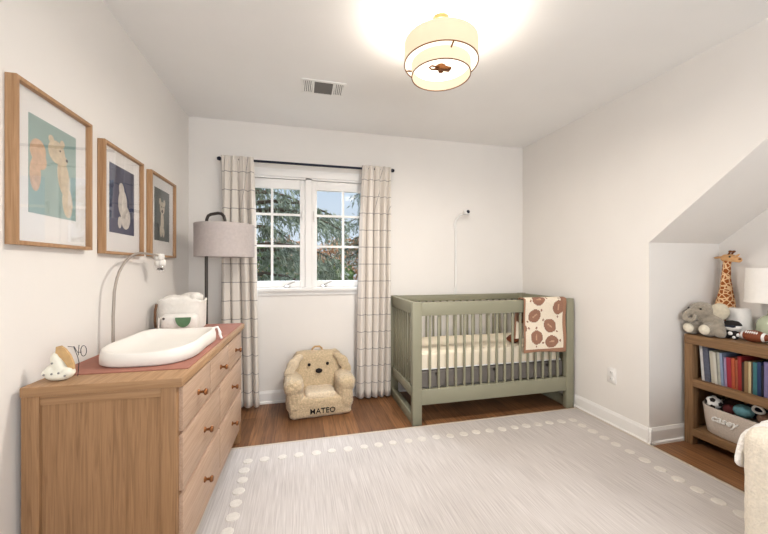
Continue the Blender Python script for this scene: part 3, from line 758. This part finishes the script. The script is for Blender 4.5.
def blanket():
    """cloth folded over the front rail: parameter p runs from the front hem up, over the rail and down inside"""
    b = MB(); x0, x1 = 1.758, 2.158; zt = .9265; zf, zi = .492, .60
    yf, yi = CY0 - .012, CY0 + .054
    path = []
    for i in range(61): path.append((yf - .006 * math.sin(i * .13), zf + (zt - zf) * i / 60))
    for i in range(1, 7):
        a = math.pi * i / 6; path.append(((yf + yi) / 2 - (yi - yf) / 2 * math.cos(a), zt + .010 * math.sin(a)))
    for i in range(1, 41): path.append((yi + .012 * math.sin(i * .12), zt - (zt - zi) * i / 40))
    s = [0]
    for p, q in zip(path, path[1:]): s.append(s[-1] + math.hypot(q[0] - p[0], q[1] - p[1]))
    n = 64; W = x1 - x0
    balls = [(.135, .435, .062, .05, 8), (.325, .365, .062, .055, 88), (.10, .30, .062, .052, 35), (.245, .215, .063, .055, -38), (.115, .125, .06, .055, 88), (.255, .085, .066, .05, 4),
             (.04, .56, .06, .05, 20), (.2, .55, .06, .05, -30), (.31, .60, .06, .05, 70), (.05, .66, .06, .05, 60), (.18, .66, .06, .05, 0), (-.02, .2, .05, .04, 0), (.4, .44, .06, .05, 20)]
    def mi(x, v):
        if x < .014 or x > W - .03 or v < .028: return 1
        for (cx, cv, a, c, rot) in balls:
            dx, dv = x - cx, v - cv; r = R(rot)
            e = dx * math.cos(r) + dv * math.sin(r); f = -dx * math.sin(r) + dv * math.cos(r)
            q = abs(e) / a
            if q < 1 and abs(f) < c * (1 - q ** 2.4) ** .8:
                if abs(f) < .006 and abs(e) < .024: return 3
                return 2
            for sg in (-1, 1):
                if math.hypot(e - sg * (a + .016), f) < .009: return 2
        return 0
    g = []
    for j, (y, z) in enumerate(path):
        row = []
        for i in range(n + 1):
            u = i / n; inn = max(0, (j - 64) / 40)
            x = x0 + W * u - .05 * inn * (1 - u)
            off = .004 * math.sin(u * 9 + j * .05) * (1 if j < 58 else (-1 if j > 70 else 0))
            row.append(b.bm.verts.new((x, y - abs(off) if j < 62 else y + abs(off), z + (.006 * math.sin(u * 5) if j < 3 else 0))))
        g.append(row)
    for j in range(len(path) - 1):
        for i in range(n):
            f = b.bm.faces.new((g[j][i], g[j][i + 1], g[j + 1][i + 1], g[j + 1][i]))
            f.material_index = mi((i + .5) / n * W, (s[j] + s[j + 1]) / 2)
    o = b.build('blanket', [mat('blanket_cream', (232, 219, 198), .95, .05, 120, .3, 200), mat('blanket_rust_edge', (158, 118, 94), .95, .08, 120, .3, 200), mat('blanket_football_brown', (150, 110, 90), .95, .08, 120, .3, 200), mat('blanket_laces', (190, 150, 122), .95, .05, 100)], angle=180)
    modif(o, 'SOLIDIFY', thickness=.007, offset=0)
    tag(o, 'cream football-patterned knit blanket hung over the crib front rail', 'blanket')
blanket()
t = thing('plush_football', 'brown plush football lying on the cream crib sheet', 'toy', (1.80, 2.60, .532))
b = MB(); b.lathe([(0, -.075), (.018, -.06), (.034, -.03), (.04, 0), (.034, .03), (.018, .06), (0, .075)], (0, 0, .04), 20, axis='X'); b.build('ball', M['football'], t)
b = MB(); b.box(-.03, -.006, .078, .03, .006, .083, bev=.002); b.build('laces', M['white'], t)

# ------------------------------------------------------------------ nursery camera on the far wall
t = thing('baby_monitor', 'white baby monitor on a slim wall pole above the crib', 'camera', (1.505, YB, 0))
b = MB(); b.tube([(0, -.014, .93), (0, -.014, 1.62), (.004, -.02, 1.66), (.02, -.05, 1.69), (.05, -.09, 1.705)], .0098, 10); b.build('pole', M['white'], t)
for z0, z1 in ((.90, .99), (1.58, 1.63)):
    b = MB(); b.box(-.015, -.012, z0, .015, -.001, z1, bev=.003); b.build('wall_bracket', M['white'], t)
b = MB(); b.rbox((.075, -.105, 1.722), (.062, .05, .048), .02, 8); b.build('camera_body', M['white'], t)
b = MB(); b.lathe([(0, .004), (.015, .003), (.017, 0)], (0, 0, 0), 18, axis='Y'); o = b.build('lens', M['black'], t, label='black camera lens'); o.location = (.078, -.130, 1.726); o.rotation_euler = (R(8), 0, math.pi)

# ------------------------------------------------------------------ ceiling light, vent, outlet
t = thing('ceiling_light', 'two-tier cream drum ceiling light glowing on the ceiling', 'ceiling light', (LAMP[0], LAMP[1], H))
b = MB(); b.lathe([(0, -.03), (.02, -.03), (.04, -.018), (.042, 0)], (0, 0, 0), 30); b.tube([(0, 0, -.03), (0, 0, -.245)], .008, 10); b.build('canopy', M['bronze'], t)
shade_o = sheer_glow('lit_cream_shade', (255, 229, 194), .70, .05); shade_i = sheer_glow('lit_inner_shade', (255, 231, 198), .76, .05)
b = MB(); b.lathe([(.183, -.228), (.183, -.125), (.181, -.125), (.181, -.228)], (0, 0, 0), 64, closed=True); b.build('outer_shade', shade_o, t)
b = MB(); b.lathe([(.146, -.288), (.146, -.165), (.144, -.165), (.144, -.288)], (0, 0, 0), 64, closed=True); b.build('inner_shade', shade_i, t)
b = MB(); b.lathe([(.1855, -.230), (.1855, -.227), (.1805, -.227), (.1805, -.230)], (0, 0, 0), 64, closed=True); b.lathe([(.1485, -.290), (.1485, -.287), (.1435, -.287), (.1435, -.290)], (0, 0, 0), 64, closed=True); b.build('shade_trim', M['bronze'], t)
b = MB(); b.lathe([(0.018, -.238), (.1435, -.238), (.1435, -.235), (.018, -.235)], (0, 0, 0), 48, closed=True); b.build('diffuser', glow_mat('lit_diffuser', (255, 246, 226), 1.5, (230, 225, 215)), t)
b = MB(); b.lathe([(.1462, -.2268), (.1808, -.2268), (.1808, -.2255), (.1462, -.2255)], (0, 0, 0), 48, closed=True); b.build('ring_diffuser', glow_mat('lit_ring_diffuser', (255, 240, 214), 1.0, (230, 225, 215)), t)
b = MB(); b.lathe([(0, -.272), (.012, -.268), (.016, -.255), (.024, -.248), (.024, -.236)], (0, 0, 0), 18); b.box(-.03, -.02, -.256, .05, .014, -.244, bev=.003); b.box(-.02, -.03, -.268, .022, -.006, -.248, bev=.004)
b.tube([(-.02, -.012, -.252), (-.055, -.016, -.254), (-.062, -.002, -.255), (-.05, .008, -.256), (-.01, .004, -.256)], .004, 8); b.build('finial', M['bronze'], t, label='bronze finial and cross bar')
for k in range(3):
    a = k * 2.094 - 1.65; b = MB(); b.tube([(.1815 * math.cos(a), .1815 * math.sin(a), -.226), (.147 * math.cos(a), .147 * math.sin(a), -.235)], .004, 8); b.build('shade_bracket', M['bronze'], t)

t = thing('ceiling_vent', 'white rectangular louvered air vent in the ceiling', 'vent', (.16, 2.412, H))
b = MB(); b.box(-.15, -.095, -.006, .15, -.074, 0, bev=.002); b.box(-.15, .074, -.006, .15, .095, 0, bev=.002); b.box(-.15, -.074, -.006, -.135, .074, 0); b.box(.135, -.074, -.006, .15, .074, 0)
b.box(-.075, -.074, -.006, -.062, .074, 0); b.box(.062, -.074, -.006, .075, .074, 0); b.build('frame', M['white'], t)
b = MB(); b.box(-.135, -.074, -.0012, .135, .074, -.0002); b.build('duct', M['slotdark'], t)
for i in range(9):
    y = -.066 + i * .0165; b = MB(); b.prism([(-.062, y, -.001), (-.062, y + .010, -.006), (-.062, y + .0115, -.006), (-.062, y + .0015, -.001)], (.124, 0, 0)); b.build('louver', M['greyslot'], t)
for sg in (-1, 1):
    for i in range(5):
        x = sg * (.079 + i * .0125); b = MB(); b.prism([(x - .004, -.07, -.001), (x + .004, -.07, -.001), (x + .004, -.07, -.006), (x - .004, -.07, -.006)], (sg * .004, .14, 0)); b.build('louver', M['white'], t)

t = thing('wall_outlet', 'white electrical outlet low on the wall beside the crib', 'outlet', (XR, 2.08, .375))
b = MB(); b.box(-.006, -.037, -.058, 0, .037, .058, bev=.003); b.build('cover_plate', M['trim'], t)
for z in (-.024, .024):
    b = MB(); b.box(-.0085, -.015, z - .016, -.0055, .015, z + .016, bev=.002); rc = b.build('receptacle', M['white'], t)
    b = MB(); b.box(-.0092, -.008, z - .006, -.0083, -.0055, z + .006); b.box(-.0092, .0055, z - .006, -.0083, .008, z + .006); b.build('slots', M['greyslot'], rc)

# ------------------------------------------------------------------ bookcase in the recess
BX0, BX1, BY0, BY1, BZ = 2.55, 2.875, .78, 1.773, .735
t = thing('bookcase', 'low brown wooden bookcase in the sloped recess', 'bookcase', ((BX0 + BX1) / 2, (BY0 + BY1) / 2, 0))
hx, hy = (BX1 - BX0) / 2, (BY1 - BY0) / 2
b = MB(); b.box(-hx, -hy, BZ - .062, hx, hy, BZ, bev=.003); b.build('top', M['shelf'], t)
for sx_ in (-1, 1):
    for sy_ in (-1, 1):
        x0 = sx_ * hx - (.05 if sx_ > 0 else 0); y0 = sy_ * hy - (.05 if sy_ > 0 else 0)
        b = MB(); b.box(x0 + .002, y0, 0, x0 + .05, y0 + .05, BZ - .06, bev=.002); b.build('leg', M['shelfz'], t)
for sy_ in (-1, 1):
    y0 = sy_ * (hy - .012) - .009; b = MB(); b.box(-hx + .04, y0, .06, hx - .04, y0 + .018, BZ - .06); b.build('side_panel', M['shelfz'], t)
b = MB(); b.box(hx - .02, -hy + .03, .06, hx - .008, hy - .03, BZ - .06); b.build('back_panel', M['shelf'], t)
b = MB(); b.box(-hx + .004, -hy + .02, .39, hx - .02, hy - .02, .44, bev=.002); b.build('shelf', M['shelf'], t)
b = MB(); b.box(-hx + .004, -hy + .02, .06, hx - .02, hy - .02, .108, bev=.002); b.build('shelf', M['shelf'], t)

# books, each its own thing; y runs from the far post towards the camera
books = [  # colour, thickness, height, depth offset, label
    ((232, 228, 224), .016, .228, 4, 'tall white-spined slim picture book leaning at the row end'),
    ((96, 100, 118), .03, .232, 4, 'tall slate blue-grey mottled book beside the white one'),
    ((214, 206, 184), .02, .205, 4, 'cream book, thicker of the cream spines'),
    ((226, 220, 204), .014, .20, 4, 'pale ivory slim book between cream and stone spines'),
    ((198, 196, 178), .012, .205, 3, 'slim stone-grey book next to the pale blue spine'),
    ((150, 166, 198), .012, .205, 3, 'thin pale blue book among cream spines'),
    ((172, 148, 186), .012, .18, 2, 'thin lilac book touching the crimson spine'),
    ((182, 42, 62), .022, .185, 2, 'crimson hardback book in the middle of the shelf'),
    ((206, 88, 50), .016, .188, 1, 'orange book between crimson and rust spines'),
    ((190, 96, 60), .010, .18, 1, 'slim rust-coloured book beside the orange one'),
    ((178, 46, 44), .018, .205, 1, 'bright red tall book right of the rust spine'),
    ((70, 44, 34), .012, .175, 0, 'dark chocolate brown slim book'),
    ((164, 128, 84), .016, .185, 0, 'tan leather-look book beside the dark brown spine'),
    ((228, 202, 150), .012, .185, 0, 'pale yellow slim book near the teal spine'),
    ((92, 82, 70), .008, .18, 0, 'very thin umber pamphlet-like book'),
    ((58, 124, 130), .018, .19, 0, 'teal book next to the navy spine'),
    ((38, 62, 110), .016, .195, 0, 'navy blue book between teal and lavender spines'),
    ((34, 34, 44), .008, .18, 0, 'thin black book beside the navy one'),
    ((136, 124, 176), .02, .205, 0, 'lavender purple book near the frame edge'),
    ((92, 84, 150), .012, .195, 0, 'violet slim book behind the lavender spine'),
    ((48, 52, 66), .014, .2, 0, 'charcoal book next to the yellow-green one'),
    ((196, 188, 60), .018, .165, 0, 'short yellow-green book farthest along the shelf'),
    ((190, 186, 178), .016, .18, 0, 'light grey book after the yellow-green one'),
]
y = 1.694
for i, (c, th, hh, lean, lab) in enumerate(books):
    th *= 1.03
    t = thing('book', lab, 'book', (2.592 + random.uniform(-.004, .006), y - th / 2, .4405), 0, 'books on the middle shelf')
    g_ = sum(c) / 3; c = tuple(.88 * (.86 * q + .14 * g_) for q in c)
    mt = mat('book_cover', c, .5, .18 if i in (1, 4) else .06, 60 if i == 1 else 20)
    b = MB(); k = .0018; d = .17
    b.box(0, -th / 2, 0, d, -th / 2 + k, hh); b.box(0, th / 2 - k, 0, d, th / 2, hh); b.box(-.002, -th / 2, 0, .001, th / 2, hh, bev=.0006); cv = b.build('cover', mt, t)
    b = MB(); b.box(.001, -th / 2 + k, .003, d - .004, th / 2 - k, hh - .004); pg = b.build('page_block', M['paper'], t)
    if lean: t.rotation_euler = (R(-lean), 0, 0)
    y -= th + .001 + (hh * math.sin(R(lean)) * .12 if lean else 0)

# toy basket with name and the toys in it
t = thing('toy_basket', 'cream rope toy basket with raised name lettering on bottom shelf', 'basket', (2.70, 1.50, .109))
b = MB(); seg = 48; rings = []
for k, z in [(.86, 0), (.9, .006), (.95, .06), (1.0, .15), (1.01, .17), (1.0, .176), (.975, .17), (.94, .06), (.88, .012)]:
    rr = []
    for i in range(seg):
        a = 2 * math.pi * i / seg; c, s_ = math.cos(a), math.sin(a)
        zz = z + (.012 * (abs(s_) ** 3) if z > .1 else 0)
        rr.append(b.bm.verts.new((.124 * k * math.copysign(abs(c) ** .5, c), .215 * k * math.copysign(abs(s_) ** .5, s_), zz)))
    rings.append(rr)
for A, B in zip(rings, rings[1:]):
    for i in range(seg): b.bm.faces.new((A[i], A[(i + 1) % seg], B[(i + 1) % seg], B[i]))
b.bm.faces.new(rings[0][::-1]); b.bm.faces.new(rings[-1]); b.build('basket_body', M['basket'], t)
lettering('name_lettering', 'casey', .062, .004, M['white'], t, (-.1235, .066, .114), (R(90), 0, R(-90)), shear=.3, offset=.001)
t = thing('soccer_ball', 'white and black plush soccer ball at the basket end', 'toy', (2.64, 1.655, .262))
b = MB(); b.ell((0, 0, .042), .042, m=0, u=24, v=16)
ico = [(0, 1, 1.618), (0, -1, 1.618), (0, 1, -1.618), (0, -1, -1.618), (1, 1.618, 0), (-1, 1.618, 0), (1, -1.618, 0), (-1, -1.618, 0), (1.618, 0, 1), (-1.618, 0, 1), (1.618, 0, -1), (-1.618, 0, -1)]
b.build('ball', M['white'], t)
b = MB()
for v in ico:
    v = Vector(v).normalized(); v.rotate(Matrix.Rotation(R(20), 3, 'Z')); a = v.orthogonal().normalized(); c = v.cross(a)
    pts = [Vector((0, 0, .042)) + v * .0395 + (a * math.cos(q) + c * math.sin(q)) * .0155 for q in [k * 2 * math.pi / 5 for k in range(5)]]
    b.prism(pts, v * .0035)
b.build('patches', M['darkfelt'], t, smooth=False, label='black pentagon patches')
for (nm, lab, loc, r, c) in (('plush_ball', 'teal fuzzy plush ball in the toy basket', (2.655, 1.51, .262), (.045, .05, .04), (104, 152, 160)),
                             ('plush_toy', 'dark brown plush lump behind the soccer ball', (2.73, 1.60, .245), (.05, .055, .048), (62, 42, 34)),
                             ('plush_toy', 'navy plush toy behind the teal ball', (2.74, 1.50, .25), (.05, .05, .048), (48, 54, 74)),
                             ('plush_toy', 'maroon plush toy between soccer and teal balls', (2.66, 1.585, .25), (.03, .035, .032), (92, 40, 40)),
                             ('plush_toy', 'brown rounded plush near the white ring', (2.68, 1.40, .24), (.05, .06, .045), (128, 98, 80))):
    t = thing(nm, lab, 'toy', loc); m_ = mat(nm, c, .95, .15, 60, .6, 150)
    blob('plush_body', [((0, 0, r[2]), r), ((r[0] * .3, r[1] * .5, r[2] * 1.3), (r[0] * .5, r[1] * .4, r[2] * .45)), ((-r[0] * .3, -r[1] * .5, r[2] * 1.15), (r[0] * .5, r[1] * .45, r[2] * .5))], m_, t, .008, 4)
t = thing('teething_ring', 'white ring toy resting atop the basket toys', 'toy', (2.655, 1.44, .318), 0)
b = MB(); b.tube([(.004 * math.sin(a * 2), .026 * math.cos(a), .02 + .02 * math.sin(a)) for a in [i * math.pi / 12 for i in range(25)]], .007, 8); b.build('ring', M['white'], t)

# plush elephant
t = thing('plush_elephant', 'grey plush elephant with cream soles sitting on bookcase end', 'toy', (2.64, 1.70, BZ))
eb = [((.02, -.01, .085), (.07, .07, .085)), ((-.015, .012, .165), (.062, .07, .058)), ((-.045, .03, .15), (.04, .045, .045)),
      ((-.055, .045, .045), (.05, .042, .044)), ((-.045, -.045, .045), (.055, .042, .045))]
eb += [(p, r) for p, r in chain([(-.065, .035, .155), (-.105, .05, .135), (-.125, .045, .108), (-.122, .015, .098), (-.112, -.006, .112), (-.108, -.006, .13)], [.03, .02, .0165, .015, .014, .013], 4)]
eb += [(p, r) for p, r in chain([(.0, -.05, .12), (-.02, -.085, .08), (-.035, -.1, .03)], [.035, .03, .03], 4)]
blob('elephant_body', eb, M['plushgrey'], t, .007, 4)
for (y_, z_) in ((.045, .046), (-.045, .047)):
    b = MB(); b.ell((-.092 if y_ > 0 else -.088, y_, z_), (.016, .031, .032)); b.build('foot_sole', M['plushcream'], t, label='cream foot sole')
blob('ear', [((.0, -.075, .165), (.022, .05, .058), (0, 0, R(20)))], mat('ear_lining', (200, 190, 168), 1.0, .08, 60, .6, 150), t, .008, 3)['label'] = 'cream lined ear'
blob('ear', [((.0, .07, .16), (.02, .012, .05))], M['plushgrey'], t, .006, 2)
for (y_) in (.055, -.015):
    b = MB(); b.ell((-.073, y_, .178), .006, u=10, v=8); b.build('eye', M['darkfelt'], t)

# plush giraffe
t = thing('plush_giraffe', 'tall spotted plush giraffe sitting behind the grey elephant', 'toy', (2.852, 1.703, BZ))
gb = [((0, 0, .09), (.055, .058, .09)), ((-.02, -.005, .03), (.05, .06, .03))]
gb += chain([(-.005, .02, .12), (-.003, .018, .20), (0, .016, .29), (0, .016, .38), (0, .012, .46), (0, .008, .495)], [.060, .052, .036, .026, .022, .023], 6)
gb += chain([(-.01, -.05, .06), (-.05, -.06, .03), (-.075, -.06, .022)], [.03, .024, .022], 4) + chain([(-.01, .05, .06), (-.05, .055, .03), (-.075, .055, .022)], [.03, .024, .022], 4)
blob('giraffe_body', gb, M['giraffe'], t, .006, 3)
blob('head', chain([(0, .016, .515), (-.004, -.012, .517), (-.01, -.04, .508), (-.012, -.062, .502)], [.028, .027, .02, .018], 5), M['girtan'], t, .005, 3)
for sg, c in ((1, 0), (-1, 0)):
    b = MB(); b.tube([(sg * .012, -.004, .535), (sg * .016, -.004 - .012, .556)], .0055, 8); b.ell((sg * .016, -.018, .56), (.009, .011, .008)); b.build('ossicone', M['girbrown'], t, label='brown horn')
b = MB(); b.ell((0, .05, .522), (.012, .038, .008), (R(-4), 0, 0)); b.build('ear', M['girtan'], t)
b = MB(); b.ell((-.018, -.052, .528), (.014, .022, .006), (R(-35), 0, 0)); b.build('ear', M['girtan'], t)
b = MB(); b.ell((-.028, -.022, .524), .006, u=10, v=8); b.build('eye', M['darkfelt'], t)
b = MB(); b.ell((-.022, -.072, .507), (.007, .009, .006), u=10, v=8); b.build('nostril', M['girbrown'], t)

t = thing('sound_machine', 'white tapered tabletop sound machine beside the giraffe', 'sound machine', (2.772, 1.60, BZ))
b = MB(); b.lathe([(.066, 0), (.07, .006), (.069, .02), (.053, .18), (.046, .187), (0, .189)], (0, 0, 0), 40); b.build('housing', M['offwhite'], t)
b = MB(); b.lathe([(.0705, .004), (.0715, .008), (.0705, .014)], (0, 0, 0), 40, closed=True); b.build('base_ring', M['white'], t)

t = thing('bobblehead', 'small black and white big-headed toy beside the football', 'toy', (2.66, 1.57, BZ))
b = MB(); b.ell((0, 0, .082), (.038, .046, .032), m=0); b.build('head', M['white'], t)
b = MB(); b.lathe([(.0465, .088), (.042, .1), (.03, .112), (.0, .118)], (0, 0, 0), 24); o = b.build('cap', M['darkfelt'], t); o.scale = (.85, 1.0, 1)
b = MB(); b.rbox((-.030, 0, .083), (.022, .066, .016), .008, 6); b.build('visor', M['black'], t)
blob('body', [((0, 0, .035), (.022, .026, .025)), ((-.005, .02, .014), (.02, .013, .014)), ((-.005, -.02, .014), (.02, .013, .014)), ((0, .028, .04), (.01, .012, .01)), ((0, -.028, .04), (.01, .012, .01))], M['darkfelt'], t, .004, 2)
b = MB(); b.ell((-.019, .0, .036), (.007, .013, .012)); b.ell((-.022, -.021, .014), (.007, .009, .009)); b.ell((-.008, -.036, .03), (.012, .01, .012)); b.build('white_patch', M['white'], t)

t = thing('football', 'small brown football with white stripe and laces by lamp base', 'football', (2.665, 1.465, BZ))
b = MB(); prof = [(0, -.078), (.012, -.07), (.024, -.05), (.033, -.025), (.0365, 0), (.033, .025), (.024, .05), (.012, .07), (0, .078)]
b.lathe(prof, (0, 0, .0365), 28, axis='Y'); b.build('ball', M['football'], t)
for sg in (1, -1):
    b = MB(); b.lathe([(.0265, sg * .043), (.0215, sg * .055), (.0225, sg * .056), (.0275, sg * .044)], (0, 0, .0365), 28, axis='Y', closed=True); b.build('stripe', M['white'], t, label='white stripe')
b = MB(); b.tube([(-.027, -.03, .0605), (-.0275, 0, .063), (-.027, .03, .0605)], .0028, 8)
for k in range(6): y_ = -.025 + k * .01; b.tube([(-.031, y_, .0545), (-.0205, y_, .068)], .002, 6)
b.build('laces', M['white'], t, label='white laces')

t = thing('table_lamp', 'table lamp with white drum shade and pale green glass base', 'lamp', (2.79, 1.452, BZ))
b = MB(); b.lathe([(.05, 0), (.062, .006), (.066, .03), (.066, .10), (.058, .13), (.036, .152), (.02, .16), (.017, .172)], (0, 0, 0), 40); b.build('glass_base', M['greenglass'], t)
b = MB(); b.lathe([(.019, .17), (.019, .188), (.012, .192), (.010, .235), (.016, .24), (.016, .29)], (0, 0, 0), 20); b.build('neck', M['chrome'], t)
b = MB(); b.lathe([(.119, .238), (.111, .448), (.109, .448), (.117, .238)], (0, 0, 0), 56, closed=True); b.build('lamp_shade', M['lampshade'], t)
b = MB()
for k in range(3): a = k * 2.094; b.tube([(0.012, 0, .285), (.114 * math.cos(a), .114 * math.sin(a), .262)], .0022, 6)
b.build('shade_spider', M['chrome'], t)

# ------------------------------------------------------------------ cream armchair at the frame edge, with throw
t = thing('armchair', 'cream boucle armchair beside the rug edge near the bookcase', 'armchair', (2.112, .62, .0), 0)
def fuz(name, c, d, r, m, n=14): 
    b = MB(); b.rbox(c, d, r, n, lump=.004, lscale=60); return b.build(name, m, t, angle=180)
BO = M['boucle']
fuz('arm', (0, .322, .285), (.72, .15, .51), .05, BO); fuz('arm', (0, -.322, .285), (.72, .15, .51), .05, BO)
fuz('seat_base', (.0, 0, .19), (.70, .50, .28), .04, BO); fuz('seat_cushion', (-.02, 0, .40), (.62, .48, .15), .06, BO)
fuz('backrest', (.29, 0, .58), (.17, .52, .70), .07, BO)
for sx_ in (-.28, .28):
    for sy_ in (-.3, .3):
        b = MB(); b.lathe([(.018, 0.012), (.024, .06)], (sx_, sy_, 0), 16); b.build('foot', M['oak'], t)
b = MB(); n = 40; g = []
path = [(.412, .40), (.411, .46), (.408, .525), (.395, .562), (.365, .577), (.32, .58), (.27, .577), (.24, .562), (.232, .53), (.231, .49)]
for i in range(n + 1):
    u = i / n; x = -.37 + u * .46; row = []
    for j, (y_, z_) in enumerate(path):
        nz = noise.noise(Vector((x * 25, j * .9, 3))) * .010
        edge = -.03 * math.exp(-(u / .08) ** 2) * (1 if 2 < j < 8 else 1.3)
        zz = z_ + nz + (edge if 2 < j < 8 else 0)
        if j < 2: zz -= .03 * math.sin(u * 7)
        xo = .05 * max(0, min(1, (z_ - .43) / .13)) * (1 - u)
        row.append(b.bm.verts.new((x + xo + noise.noise(Vector((j, u * 9, 1))) * .008, y_ + nz, zz)))
    g.append(row)
for i in range(n):
    for j in range(len(path) - 1): b.bm.faces.new((g[i][j], g[i + 1][j], g[i + 1][j + 1], g[i][j + 1]))
o = b.build('throw_blanket', M['fluff'], angle=180); modif(o, 'SOLIDIFY', thickness=.022, offset=0); modif(o, 'SUBSURF', levels=1, render_levels=1)
o.location = (2.135, .62, -.035); tag(o, 'white fluffy throw draped over the cream armchair arm', 'throw')
